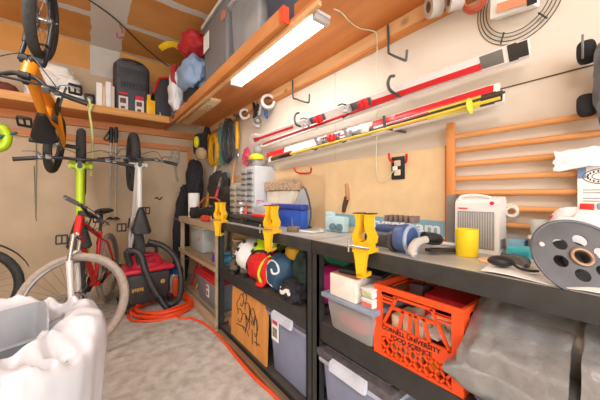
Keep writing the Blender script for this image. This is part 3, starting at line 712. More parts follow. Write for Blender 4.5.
# ---- corner tool cluster
t = thing('hammer', 'hammer with a yellow handle hanging left of the white tape roll', 'hammer', tuple(A(237, 150, x=1.24)))
m = MB(t); m.tube([A(237, 122, x=1.245), A(237.5, 136, x=1.245), A(237, 149, x=1.245)], [.017, .024, .02], 10); part('handle', m, mat('amber_handle', (236, 172, 40), .35), t)
m = MB(t); m.tube([A(236.5, 114, x=1.245), A(237, 122, x=1.245)], .012, 8); m.bar(A(234.5, 115, x=1.245), A(241.5, 117.5, x=1.22), .03, .035, bev=.006); part('head', m, STL, t)
def loops(name, label, c, Rz, Ry, mt, n, r, grp, ax=(1, 0, 0), cat='cord', jit=.6):
    m = MB()
    c = V(c)
    for k in range(n):
        a = random.uniform(-jit, jit); s = 1+random.uniform(-.12, .12)
        P = []
        for i in range(28):
            q = 2*PI*i/28
            P.append(c+V((random.uniform(-.004, .004)-.006*k, math.cos(q)*Ry*s*(1-.25*math.sin(q))+a*.06+.01*math.sin(3*q+k), math.sin(q)*Rz*s)))
        m.tube(P, r, 6, closed=True)
    return solo(name, m, mt, label, cat, grp)
GC = 'coiled cords hanging by the corner'
loops('coiled_cord', 'coiled yellow extension cord hanging near the corner', A(215.5, 150, x=1.24), .19, .15, mat('yellow_cord', (240, 176, 24), .5), 7, .010, GC)
loops('coiled_cord', 'teal and white coiled rope hanging right of the yellow cord', A(224, 145, x=1.25), .23, .075, mat('teal_rope', (96, 138, 134), .8, var=.4, scale=60), 7, .007, GC)
loops('coiled_cord', 'bundle of black coiled cords hanging left of the yellow handled hammer', A(230, 141, x=1.24), .24, .11, mat('charcoal_cord', (70, 72, 74), .6), 9, .007, GC)
loops('coiled_cord', 'black webbing strap looped left of the yellow cord', A(207, 142, x=1.25), .19, .05, mat('black_webbing', (48, 46, 44), .8), 5, .014, GC)
loops('coiled_cord', 'small amber cord loop between the black strap and yellow cord', A(209.5, 143, x=1.235), .11, .045, mat('amber_cord', (226, 146, 30), .5), 3, .009, GC)
loops('pink_lanyard', 'looped pink cord hanging above the grey drawer cabinet', A(246, 157, x=1.26), .09, .04, mat('pink_cord', (226, 74, 110), .6), 3, .008, None)
t = thing('gear_bag', 'black and yellow sports bag hanging highest in the corner', 'bag', tuple(A(199, 160, x=1.10)))
m = MB(t); m.sph(A(200, 145, x=1.12), (.08, .10, .14), e=.7, amp=.15); part('body', m, BLKF, t)
m = MB(t); m.sph(A(196.5, 142, x=1.04), (.03, .05, .07), e=.8); part('yellow_patch', m, mat('acid_yellow_fabric', (214, 204, 30), .7), t)
m = MB(t); m.sph(A(201, 154, x=1.06), (.06, .09, .07), e=.8, amp=.2); part('tan_pocket', m, mat('tan_canvas', (178, 150, 112), .9), t)
m = MB(t); m.tube(spline([A(203, 140, x=1.1), A(205, 131, x=1.12), A(208, 128, x=1.16), A(210, 134, x=1.2)], 4), .014, 8); part('strap', m, BLKF, t)
m = MB(); m.sph((1.10, 3.72, 1.30), (.10, .14, .33), e=.75, amp=.22, fr=2.2, seed=3, n=24, k=18); m.sph((1.03, 3.85, 1.05), (.08, .10, .25), e=.8, amp=.25, fr=2.4, seed=5, n=20, k=14)
solo('black_jacket', m, BLKF, 'black jacket hanging in the corner below the yellow patched bag', 'jacket')
t = thing('ski_bag', 'long black bag leaning in the corner left of the wooden shelf unit', 'bag', (.95, 3.8, .0))
P = [V((.93, 3.70, .03)), V((.93, 3.71, .25)), V((.94, 3.74, .7)), V((.97, 3.80, 1.05)), V((1.02, 3.88, 1.25))]
m = MB(t); m.tube(spline(P, 4), [.055+.045*math.sin(PI*min(1, i/14)) for i in range(17)], 14); m.lump(.02, 9); part('body', m, BLKF, t)
m = MB(t)
for z, yy in ((.35, 3.715), (.85, 3.76)): m.ring((.935 if z < .5 else .953, yy, z), (0, 0, 1), .108, .008, 24, 6)
part('strap', m, STL, t)
t = thing('paint_pole', 'yellow and grey pole leaning with a red band behind the paper towel', 'pole', tuple(A(207, 200, x=1.15)))
a = A(206, 208, x=1.12); b2 = A(216, 166, x=1.2); m = MB(t); m.tube([a, a+(b2-a)*.5], .02, 10); part('handle', m, mat('ochre_handle', (222, 168, 60), .5), t)
m = MB(t); m.tube([a+(b2-a)*.5, b2], .016, 10); part('shaft', m, mat('pale_grey_paint', (206, 202, 196), .5), t)
m = MB(t); m.tube([a+(b2-a)*.52, a+(b2-a)*.64], .0175, 10); part('band', m, RED, t)
t = thing('hand_saw', 'slim tool with a red handle leaning against the small drawer cabinet', 'tool', tuple(A(218, 198, x=1.08)))
a = A(216, 197, x=1.08); b2 = A(221, 178, x=1.14); m = MB(t); m.tube([a, a+(b2-a)*.42], [.018, .014], 8); part('handle', m, mat('crimson_handle', (206, 40, 60), .5), t)
m = MB(t); m.bar(a+(b2-a)*.42, b2, .008, .03); part('blade', m, CHR, t)
t = thing('claw_hammer', 'hammer with a bare wooden handle hanging over the small drawer cabinet', 'hammer', tuple(A(233, 183, x=1.2)))
m = MB(t); m.tube([A(235, 161, x=1.22), A(233.5, 172, x=1.22), A(232.5, 183, x=1.22)], [.011, .014, .017], 10); part('handle', m, mat('ash_handle', (222, 168, 116), .6), t)
m = MB(t); m.bar(A(232, 160, x=1.22), A(239, 155, x=1.2), .026, .03, up=(0, 0, 1), bev=.005); part('head', m, CHR, t)
m = MB(); m.box(A(227, 177, x=1.274), (.03, .09, .10), bev=.012); solo('teal_pouch', m, mat('teal_fabric', (110, 150, 146), .8), 'small teal pouch on the wall above the small drawer cabinet', 'pouch')
# little things on top of the cabinet
# ---- drawer cabinets
CABG = mat('cabinet_grey', (196, 198, 200), .4, var=.04); DRW = mat('drawer_front', (176, 178, 178), .35, var=.06)
t = thing('parts_cabinet', 'large grey steel small parts cabinet with many drawers under the ski ends', 'drawer cabinet', (1.18, 2.2, .9265))
m = MB(t); m.bx(1.09, 1.285, 2.03, 2.272, .9265, 1.40, bev=.003); part('case', m, CABG, t)
for r in range(9):
    for k in range(2):
        z = .95+.048*r; y = 2.04+.115*k
        m = MB(t); m.bx(1.076, 1.0895, y+.003, y+.110, z, z+.042, bev=.003); d = part('drawer', m, DRW, t)
        m = MB(t); m.bx(1.066, 1.0757, y+.02, y+.094, z+.004, z+.012); part('pull', m, mat('dark_pull', (84, 86, 88), .5), d)
t = thing('parts_cabinet', 'smaller grey parts cabinet standing left of the large one', 'drawer cabinet', (1.18, 2.5, .9025))
m = MB(t); m.bx(1.12, 1.28, 2.305, 2.60, .9025, 1.27, bev=.003); part('case', m, CABG, t)
for r in range(6):
    for k in range(2):
        z = .92+.056*r; y = 2.315+.14*k
        m = MB(t); m.bx(1.108, 1.1195, y+.003, y+.132, z, z+.046, bev=.003); d = part('drawer', m, mat('tan_drawer', (188, 182, 168), .4), t)
        m = MB(t); m.bx(1.099, 1.1077, y+.03, y+.10, z+.006, z+.014); part('pull', m, mat('dark_pull', (84, 86, 88), .5), d)
t = thing('steel_bowl', 'shallow grey bowl on top of the large drawer cabinet', 'bowl', (1.17, 2.13, 1.4005))
m = MB(t); m.lathe([(.05, 0), (.06, .005), (.095, .05), (.098, .055), (.09, .052), (.05, .012)], (1.17, 2.13, 1.4005), (0, 0, 1), 28); part('bowl', m, CHR, t)
m = MB(); m.sph((1.15, 2.12, 1.475), (.06, .075, .035), e=.8, amp=.2); solo('yellow_cloth', m, mat('yellow_cloth', (226, 210, 50), .8), 'crumpled yellow cloth in the grey bowl', 'cloth')
m = MB(); m.sph((1.10, 2.19, 1.50), .024); solo('pink_ball', m, mat('pink_foam', (232, 60, 110), .6), 'tiny pink ball resting on the yellow cloth', 'ball')
m = MB(); m.sph((1.17, 2.12, 1.545), (.04, .045, .04), amp=.15); solo('rubber_dome', m, mat('grey_rubber', (150, 150, 152), .5), 'rounded grey cap sitting on the yellow cloth under the ski ends', 'cap')
# ---- things along the left of the bench
t = thing('paper_towel_roll', 'white paper towel roll standing on the wooden shelf unit top', 'paper towel', (.96, 3.27, .9025))
m = MB(t); m.lathe([(.022, 0), (.062, 0), (.063, .004), (.063, .272), (.062, .276), (.022, .276)], (.96, 3.27, .9025), (0, 0, 1), 32, capb=False, capt=False); part('roll', m, PAP, t)
m = MB(t); m.lathe([(.0195, 0.), (.0218, 0.), (.0218, .277), (.0195, .277), (.0195, 0.)], (.96, 3.27, .9025), (0, 0, 1), 20, capb=False, capt=False); part('core', m, mat('card_core', (150, 120, 96), .8), t)
t = thing('cordless_drill', 'black cordless drill lying among straps on the wooden shelf unit', 'drill', (.97, 2.9, .9025))
m = MB(t); m.tube([(.93, 3.02, .955), (.98, 2.86, .985), (1.0, 2.76, 1.0)], [.05, .048, .03], 12); part('motor', m, BLK, t)
m = MB(t); m.tube([(.955, 2.97, .95), (1.05, 3.0, .94), (1.11, 3.01, .935)], [.03, .028, .03], 10); part('handle', m, BLK, t)
m = MB(t); m.tube([(1.0, 2.76, 1.0), (1.01, 2.71, 1.006)], [.022, .012], 10); part('chuck', m, STL, t)
m = MB(); m.sph((1.19, 3.12, 1.22), (.07, .24, .20), e=.7, amp=.3, fr=3, seed=31, n=26, k=18); m.sph((1.20, 2.85, 1.13), (.06, .15, .13), e=.7, amp=.3, fr=3, seed=33, n=22, k=14)
solo('dark_coat', m, mat('dark_brown_grey_cloth', (58, 54, 52), .9, var=.4, scale=16, bump=.3), 'dark coat hanging on the right wall behind the paper towel roll', 'coat')
m = MB(); m.sph((1.05, 2.72, .975), (.11, .16, .075), e=.8, amp=.4, fr=3, seed=8, n=26, k=16); solo('strap_heap', m, BLKF, 'heap of black straps behind the red item on the wooden shelf unit', 'straps')
m = MB(); m.sph((.92, 3.10, .96), (.055, .08, .06), e=.7, amp=.3, fr=3, seed=2); solo('black_pouch', m, BLKF, 'small black pouch beside the paper towel roll', 'pouch')
m = MB(); m.tube(spline([(.95, 3.1, .935), (.97, 3.1, 1.05), (1.0, 2.98, 1.12), (1.05, 2.8, 1.12), (1.07, 2.7, 1.06)], 5), .009, 6); solo('orange_tube', m, mat('rust_orange_cord', (218, 110, 60), .5), 'rust orange cord arching over the black straps', 'cord')
m = MB(); m.sph((.88, 2.62, .93), (.03, .10, .028), e=.7, amp=.35, fr=4, seed=4, n=20); solo('red_strap', m, mat('coral_red', (220, 70, 56), .6), 'crumpled coral red strap at the front of the wooden shelf unit', 'strap')
# ---- yellow ski vises
def vise(label, loc, rz=0., sc=1.):
    t = thing('ski_vise', label, 'vise', loc, (0, 0, rz), 'yellow clamp vises on the bench edge'); S_ = Matrix.Scale(sc, 4)
    # local: +X into the bench, Y along the edge; z=0 at bench top
    m = MB(xf=S_); m.prism([(-.045, .0), (.05, .0), (.05, .018), (.02, .022), (.02, .05), (-.03, .05), (-.03, .022), (-.045, .02)], (-.0, -.045, 0), (1, 0, 0), (0, 0, 1), (0, .09, 0))
    m.prism([(-.034, 0), (.034, 0), (.026, -.04), (.018, -.112), (-.018, -.112), (-.026, -.04)], (-.05, 0, 0), (0, 1, 0), (0, 0, 1), (.026, 0, 0)); m.bx(-.05, .03, -.017, .017, -.118, -.098); part('base_clamp', m, YEL, t)
    for sy in (-1, 1):
        m = MB(xf=S_)
        pr = [(.012, .04), (.045, .045), (.05, .075), (.032, .115), (.030, .15), (.038, .185), (.012, .185), (.010, .15), (.012, .112), (.026, .08), (.02, .062), (.012, .058)]
        m.prism([(sy*p[0]*1.15, p[1]) for p in (pr if sy > 0 else pr[::-1])], (-.03, 0, 0), (0, 1, 0), (0, 0, 1), (.055, 0, 0)); part('jaw', m, YEL, t)
        m = MB(xf=S_); m.bx(-.034, .03, min(sy*.012, sy*.045)*1.1, max(sy*.012, sy*.045)*1.1, .1852, .19); part('jaw_pad', m, BLK, t)
    m = MB(xf=S_); m.cyl((-.0, 0, -.13), (-.0, 0, -.066), .006, n=10); m.lathe([(.014, 0), (.014, .006)], (0, 0, -.071), (0, 0, 1), 14); m.cyl((-.035, .0, -.125), (.035, .0, -.125), .0045, n=8); part('clamp_screw', m, CHR, t)
    m = MB(xf=S_); m.cyl((-.055, -.05, .03), (-.055, .055, .03), .006, n=10); m.cyl((-.055, .06, .0), (-.055, .06, .06), .0045, n=8); part('jaw_screw', m, CHR, t)
    return t
vise('yellow clamp vise at the bench corner in front of the black case', (.85, 2.17, .9265), .5, .9)
vise('yellow clamp vise in the middle in front of the blue box', (.85, 1.372, .9265), .3, .86)
vise('yellow clamp vise nearest us left of the blue power tool', (.85, .685, .9265), .15, .8)
# ---- bench: left half
t = thing('tool_case', 'flat black tool case lying on the bench behind the corner vise', 'tool case', (.99, 1.9, .9265))
m = MB(t); m.bx(.93, 1.055, 1.62, 2.2, .9265, .958, bev=.008); part('bottom_shell', m, BLK, t)
m = MB(t); m.bx(.932, 1.053, 1.622, 2.198, .961, .99, bev=.01); part('lid', m, mat('charcoal_plastic', (54, 54, 56), .4), t)
m = MB(t); m.bx(.918, .93, 1.85, 1.95, .945, .975, bev=.003); part('latch', m, BLK, t)
m = MB(); m.bx(.955, 1.0, 1.66, 1.84, .9905, 1.012, bev=.006); solo('red_level', m, mat('bright_red_plastic', (232, 50, 40), .4), 'bright red rectangular tool lying on the black tool case', 'tool')
t = thing('spray_bottle', 'small white bottle standing behind the black case near the drawers', 'bottle', (1.085, 2.25, .9265))
m = MB(t); m.lathe([(.024, 0), (.026, .005), (.026, .10), (.012, .125), (.012, .14)], (1.085, 2.25, .9265), (0, 0, 1), 20); part('bottle', m, WHT, t)
m = MB(t); m.box((1.075, 2.245, 1.078), (.05, .022, .022), bev=.005); part('nozzle', m, WHT, t)
t = thing('glue_bottle', 'slim red bottle standing between the white bottle and the bag', 'bottle', (1.07, 2.15, .9265))
m = MB(t); m.lathe([(.018, 0), (.02, .005), (.02, .075), (.008, .10), (.006, .155)], (1.07, 2.15, .9265), (0, 0, 1), 18); part('bottle', m, mat('coral_plastic', (228, 80, 60), .4), t)
CLR = mat('clear_film', (226, 228, 232), .25, var=.1, scale=25, bump=.4, alpha=.55)
t = thing('zip_bag', 'clear zip bag with a pink seal stuffed with small parts beside the drawers', 'plastic bag', (1.12, 1.97, .9265))
m = MB(t); m.sph((1.13, 1.95, 1.01), (.05, .13, .083), e=.7, amp=.25, fr=3, seed=1, n=26, k=16); part('film', m, CLR, t)
m = MB(t); m.tube(spline([(1.10, 2.10, 1.085), (1.11, 1.98, 1.108), (1.12, 1.83, 1.072)], 4), .005, 6); part('seal', m, mat('pink_seal', (226, 120, 170), .5), t)
m = MB(t); m.sph((1.13, 1.95, .992), (.036, .10, .058), e=.8, amp=.5, fr=4, seed=6); part('contents', m, mat('grey_mixed_parts', (150, 156, 168), .6, var=.5, scale=50), t)
t = thing('blue_box', 'blue plastic tool box with orange latches on the bench', 'tool box', (1.15, 1.56, .9265))
BLU = mat('royal_blue_plastic', (42, 84, 178), .4, var=.08)
m = MB(t); m.bx(1.085, 1.135, 1.385, 1.755, .9265, 1.05, bev=.008); part('body', m, BLU, t)
m = MB(t); m.bx(1.08, 1.14, 1.38, 1.76, 1.052, 1.088, bev=.008); part('lid', m, mat('navy_plastic', (50, 70, 150), .4), t)
for y in (1.70,): 
    m = MB(t); m.bx(1.066, 1.0798, y-.05, y+.03, 1.045, 1.08, bev=.003); part('latch', m, mat('orange_latch', (240, 160, 60), .4), t)
t = thing('bristle_box', 'white carton with ruffled tan bristles along its top against the tan wall', 'box', (1.22, 1.8, .9265))
m = MB(t); m.bx(1.19, 1.255, 1.64, 2.0, .9265, 1.185, bev=.004); part('carton', m, mat('cream_card', (226, 220, 206), .8), t)
m = MB(t); rows = []
for i in range(40):
    y = 1.625+.39*i/39; h = .025*noise.noise(V((i*.55, 0, 0))); rows.append([(1.172, y, 1.19+h), (1.172, y, 1.255+h*.3), (1.2, y, 1.268), (1.25, y, 1.262), (1.258, y, 1.188)])
R = m.grid(rows, cv=True); m.cap(R[0][::-1]); m.cap(R[-1]); m.lump(.008, 40); part('bristles', m, mat('tan_bristles', (178, 152, 126), .95, var=.35, scale=60), t, ang=20)
# clothes iron standing on its heel
t = thing('clothes_iron', 'steam iron standing on its heel with the soleplate toward the left', 'iron', (1.13, 1.44, .9265))
ic = V((1.12, 1.45, .94)); iy = V((.45, -.89, 0)).normalized(); 
pl = [(-.055, 0), (.055, 0), (.062, .05), (.058, .11), (.04, .18), (.014, .245), (0, .26), (-.014, .245), (-.04, .18), (-.058, .11), (-.062, .05)]
nn = V((-.80, -.60, .1)).normalized(); iyy = V((0, 0, 1)).cross(nn).normalized()
m = MB(t); m.prism(pl, ic+nn*.006, iyy, V((.10, 0, 1)).normalized(), -nn*.012); part('soleplate', m, mat('soleplate_grey', (150, 158, 166), .3, .4), t)
m = MB(t); m.prism([(p[0]*1.08, p[1]*1.05) for p in pl], ic-nn*.008, iyy, V((.10, 0, 1)).normalized(), -nn*.028); part('skirt', m, mat('iron_dark_grey', (70, 72, 76), .35), t)
m = MB(t); m.prism([(p[0]*.7, .01+p[1]*.85) for p in pl], ic-nn*.037, iyy, V((.10, 0, 1)).normalized(), -nn*.02); part('tank', m, mat('smoky_grey', (112, 116, 122), .3), t)
bk = ic-nn*.058; m = MB(t); m.tube(spline([bk+V((0, 0, .02)), bk-nn*.04+V((0, 0, .03)), bk-nn*.05+V((0, 0, .1)), bk-nn*.03+V((.01, 0, .19)), bk+V((.02, 0, .2))], 5), .012, 10); part('handle', m, BLK, t)
m = MB(t); m.box(ic-nn*.04+V((0, 0, -.006)), (.10, .10, .012), bev=.004); part('heel_rest', m, BLK, t)
m = MB(); m.box((.98, 1.335, .943), (.05, .07, .032), R=Matrix.Rotation(.5, 3, 'Z'), bev=.004); solo('small_block', m, mat('brown_grey_block', (120, 104, 92), .7), 'small brown block on the bench beside the middle vise', 'block')
m = MB(); m.tube([(1.0, 1.30, .934), (1.02, 1.20, .934), (1.10, 1.20, .934), (1.16, 1.3, .934)], .006, 6); solo('iron_cord', m, mat('white_cord', (222, 220, 216), .5), 'white cord lying on the bench beside the iron', 'cord')
# ---- bench: right half
t = thing('roller_tool', 'pale blue plastic tool with two round knobs under the hanging brush', 'tool', (1.2, 1.14, .9265))
PB = mat('ice_blue_plastic', (186, 216, 222), .4, var=.05)
m = MB(t); m.bx(1.17, 1.22, 1.10, 1.26, .9265, 1.02, bev=.01); m.bx(1.18, 1.21, 1.20, 1.27, 1.015, 1.045, bev=.008); part('body', m, PB, t)
for y in (1.13, 1.185):
    m = MB(t); m.lathe([(.022, 0), (.022, .012), (.009, .016)], (1.169, y, .958), (-1, -.3, 0), 20); part('knob', m, mat('steel_blue_knob', (92, 126, 142), .4), t)
t = thing('power_tool', 'blue and grey corded power tool lying on the bench right of the vise', 'power tool', (.97, .6, .9265))
NB = mat('slate_blue_plastic', (66, 88, 134), .4, var=.12)
m = MB(t); m.lathe([(.030, 0), (.034, .005), (.034, .11), (.044, .12), (.044, .135)], (.955, .75, .968), (0, -1, 0), 24); part('motor_housing', m, mat('dark_grey_housing', (74, 72, 76), .4), t)
m = MB(t); m.lathe([(.03, 0), (.05, .008), (.054, .03), (.054, .05), (.046, .062), (.02, .066)], (.955, .612, .982), (0, -1, 0), 28); m.box((.975, .65, 1.012), (.06, .13, .028), bev=.012); part('gear_case', m, NB, t)
m = MB(t); m.ring((.955, .552, .982), (0, 1, 0), .049, .007, 28, 8); m.bx(.91, 1.0, .545, .549, .928, .955); part('base_ring', m, mat('pale_blue_grey', (150, 164, 190), .4), t)
m = MB(t)
for k in range(6): m.box((.99, .56+.022*k, 1.053), (.06, .012, .026), bev=.003)
part('cooling_fins', m, mat('brown_dust_fins', (120, 100, 92), .7), t)
m = MB(t); m.tube(spline([(1.0, .53, .99), (1.06, .51, .98), (1.13, .55, .96), (1.16, .65, .955)], 4), .02, 10); part('rear_handle', m, BLK, t)
m = MB(t); m.box((.917, .745, 1.0), (.014, .02, .012), bev=.003); part('switch', m, RED, t)
t = thing('pruning_saw', 'curved pale grey handle with a black end lying before the foam board', 'saw', (.95, .46, .9265))
m = MB(t); m.tube(spline([A(415, 256, x=.89), A(412, 251, x=.895), A(416, 243, x=.93), A(426, 239.5, x=.98)], 5), [.012]*4+[.016]*8+[.014]*4, 12); part('handle', m, mat('pale_warm_grey', (186, 180, 172), .6), t)
m = MB(t); m.bar((.985, .505, .944), (1.16, .44, .936), .03, .012); part('blade', m, mat('tarnished_black', (52, 48, 46), .5), t)
m = MB(); m.tube([(1.245, .72, .935), (1.23, .475, .935)], .008, 8); solo('white_rod', m, WHT, 'thin white rod on the bench at the foot of the foam board', 'rod')
# heater
t = thing('space_heater', 'white ceramic space heater with a grey grille standing on the bench', 'heater', (1.21, .40, .9265))
HW = mat('heater_white', (234, 230, 226), .4, var=.02)
Rz = Matrix.Rotation(0.0, 3, 'Z')
m = MB(t); m.prism([(0, 0), (.082, 0), (.082, .20), (.07, .215), (.02, .205), (.006, .19)], (1.165, .338, .9275), (1, 0, 0), (0, 0, 1), (0, .15, 0)); part('case', m, HW, t)
m = MB(t); m.bx(1.1635, 1.1655, .352, .476, .945, 1.085); gr = part('grille', m, mat('grille_grey', (150, 150, 150), .5), t)
for k in range(14):
    m = MB(t); y = .36+.0083*k; m.bx(1.1605, 1.1634, y-.0018, y+.0018, .95, 1.08); part('grille_bar', m, mat('grille_bar_grey', (186, 184, 182), .5), gr)
m = MB(t); m.cyl((1.166, .358, 1.118), (1.158, .358, 1.117), .0065, n=16); part('power_button', m, mat('magenta_red', (214, 24, 80), .4), t)
m = MB(t); m.bx(1.164, 1.1668, .44, .474, 1.094, 1.098); part('brand_mark', m, RED, t)
m = MB(t); m.tube(spline([(1.18, .475, 1.125), (1.185, .47, 1.142), (1.19, .42, 1.147), (1.19, .37, 1.138)], 5), .006, 8); part('carry_handle', m, HW, t)
m = MB(t); m.bx(1.18, 1.235, .3368, .338, .95, .985); part('side_vent', m, mat('grille_grey', (150, 150, 150), .5), t)
t = thing('yellow_cup', 'yellow plastic cup standing in front of the white heater', 'cup', (1.085, .412, .9265))
m = MB(t); m.lathe([(.034, 0), (.036, .003), (.037, .098), (.034, .098), (.033, .006)], (1.085, .412, .9265), (0, 0, 1), 32); part('cup', m, mat('lemon_plastic', (246, 216, 38), .4, var=.03), t)
m = MB(); m.ring((1.25, .325, 1.09), (1, 0, 0), .02, .006, 24, 8); m.ring((1.243, .32, 1.085), (1, .2, 0), .017, .005, 24, 8); solo('heater_cord', m, mat('cream_cord', (222, 214, 200), .5), 'coiled cream cord hanging on a wooden rail right of the heater', 'cord')
# paper and litter under the spool
m = MB(); m.sheet(lambda a, b: V((.885+.30*b, .30-.42*a+.03*b, .929+.006*noise.noise(V((a*4, b*4, 0)))+.003)), 12, 8, .002); solo('paper_sheet', m, PAP, 'white paper sheet lying on the bench under the metal reel', 'paper')
m = MB(); m.lathe([(.05, 0), (.05, .004), (.03, .006)], (1.06, .315, .9268), (0, 0, 1), 28); solo('paper_coaster', m, mat('peach_card', (232, 190, 150), .7, var=.25, scale=30), 'peach coloured round card lying in front of the heater', 'coaster')
t = thing('black_gadget', 'small black mouse shaped gadget with a cable on the bench edge', 'gadget', (.96, .27, .93))
m = MB(t); m.sph((.955, .272, .953), (.025, .034, .016), R=Matrix.Rotation(.5, 3, 'Z')); part('body', m, BLK, t)
m = MB(t); m.tube(spline([(.95, .24, .95), (.93, .22, .945), (.95, .2, .94), (.965, .19, .94)], 4), .004, 6); part('cable', m, BLK, t)
t = thing('turquoise_tool', 'turquoise handled tool with a black blade end beside the heater', 'tool', (1.12, .27, .93))
m = MB(t); m.box((1.10, .262, .962), (.06, .065, .04), bev=.014); part('handle', m, mat('turquoise_plastic', (60, 176, 186), .4), t)
m = MB(t); m.tube([(1.10, .30, .944), (1.04, .235, .944), (.985, .22, .944)], [.018, .016, .006], 8); part('blade', m, mat('dark_grey_blade', (86, 90, 92), .4), t)
m = MB(); m.box((1.215, .295, .96), (.05, .05, .06), bev=.004); solo('blue_carton', m, mat('sky_blue_card', (130, 176, 204), .7), 'small sky blue carton right of the heater base', 'carton')
m = MB(); m.box((1.20, .215, .965), (.075, .07, .07), bev=.01); solo('black_tub', m, BLK, 'black tub with a pale top between the carton and the reel', 'tub')
t = thing('drinking_glass', 'short clear glass standing behind the metal reel', 'glass', (1.2, .235, 1.0015))
m = MB(t); m.bx(1.16, 1.24, .18, .255, 1.0015, 1.012); part('tray', m, mat('cream_tray', (222, 214, 202), .5), t)
m = MB(t); m.lathe([(.020, 0), (.024, .052), (.022, .052), (.018, .004)], (1.2, .235, 1.0125), (0, 0, 1), 24); part('tumbler', m, mat('clear_glass', (222, 222, 218), .1, alpha=.6), t)
t = thing('white_zip_pouch', 'white plastic pouch with a red zip edge standing behind the reel', 'pouch', (1.2, .15, .93))
m = MB(t); m.sph((1.18, .11, 1.02), (.045, .095, .093), e=.7, amp=.25, fr=2.5, seed=9, n=26, k=16); part('pouch', m, mat('white_film', (238, 238, 238), .4, var=.05, bump=.2), t)
m = MB(t); m.tube([(1.185, .205, 1.075), (1.19, .12, 1.115)], .0035, 6); part('zip', m, mat('red_zip', (232, 40, 70), .5), t)
m = MB(); m.box((1.165, .118, 1.112), (.02, .03, .02), bev=.003); solo('red_eraser', m, mat('bright_red_plastic', (232, 50, 40), .4), 'small bright red block on the white pouch at right', 'block')
m = MB(); m.box((1.165, .088, 1.114), (.02, .02, .022), bev=.006); solo('small_blue_box', m, mat('powder_blue', (130, 180, 204), .5), 'small powder blue box beside the red block', 'box')
m = MB(); m.tube(spline([(1.09, .03, .942), (1.1, .045, 1.0), (1.095, .07, 1.03), (1.1, .06, 1.06), (1.12, .03, 1.075)], 5), .004, 6); solo('black_cable', m, BLK, 'black cable looping at the right edge above the reel', 'cable')
# reel
rc = V((.952, .106, .994)); rn = V((-.66, -.52, .54)).normalized(); ra = V((0, 0, 1)).cross(rn).normalized(); rb = rn.cross(ra)
RG = mat('grey_reel_metal', (96, 98, 102), .42, .35, var=.22, scale=10)
t = thing('cable_reel', 'grey metal reel with six round holes leaning on the bench at right', 'reel', tuple(rc-V((0, 0, .075))))
def disc(m, c, n, a, b, R, holes, hr, th, cr):
    c = V(c)
    # annular sectors around circular holes: build with bmesh triangle fill on both faces
    bm = bmesh.new(); edges = []
    def loop(pts):
        vs = [bm.verts.new(p) for p in pts]
        for i in range(len(vs)): edges.append(bm.edges.new((vs[i], vs[(i+1) % len(vs)])))
    loop([c+(a*math.cos(2*PI*i/48)+b*math.sin(2*PI*i/48))*R for i in range(48)])
    for hx, hy, r in holes: loop([c+a*(hx+r*math.cos(2*PI*i/20))+b*(hy+r*math.sin(2*PI*i/20)) for i in range(20)])
    bmesh.ops.triangle_fill(bm, use_beauty=True, use_dissolve=False, edges=edges)
    r = bmesh.ops.extrude_face_region(bm, geom=bm.faces[:])
    bmesh.ops.translate(bm, verts=[g for g in r['geom'] if isinstance(g, bmesh.types.BMVert)], vec=-n*th)
    mp = {q: m.v(q.co) for q in bm.verts}
    for f in bm.faces: m.f([mp[q] for q in f.verts])
    bm.free()
HL = [(math.cos(2*PI*(k+.25)/6)*.047, math.sin(2*PI*(k+.25)/6)*.047, .0155) for k in range(6)]+[(0, 0, .016)]
m = MB(t); disc(m, rc, rn, ra, rb, .1, HL, .0, .003, .0); m.ring(rc, rn, .1, .004, 48, 8); part('flange', m, RG, t, ang=30)
m = MB(t); m.lathe([(.06, -.036), (.06, -.033)], rc, rn, 32); part('rear_flange', m, mat('dark_reel_back', (52, 52, 54), .5), t)
m = MB(t); m.ring(rc+rn*.003, rn, .020, .004, 28, 8); part('hub', m, mat('dull_brass_hub', (168, 132, 104), .4, .4), t)
m = MB(t); m.lathe([(.024, -.03), (.024, -.004)], rc, rn, 24, capb=True, capt=False); part('core', m, STL, t)
for hx, hy in ((-.075, .03), (.03, -.078)):
    m = MB(t); m.lathe([(.006, .0), (.006, .004), (.003, .006)], rc+ra*hx+rb*hy, rn, 14); part('rivet', m, mat('pale_rivet', (214, 196, 190), .4), t)
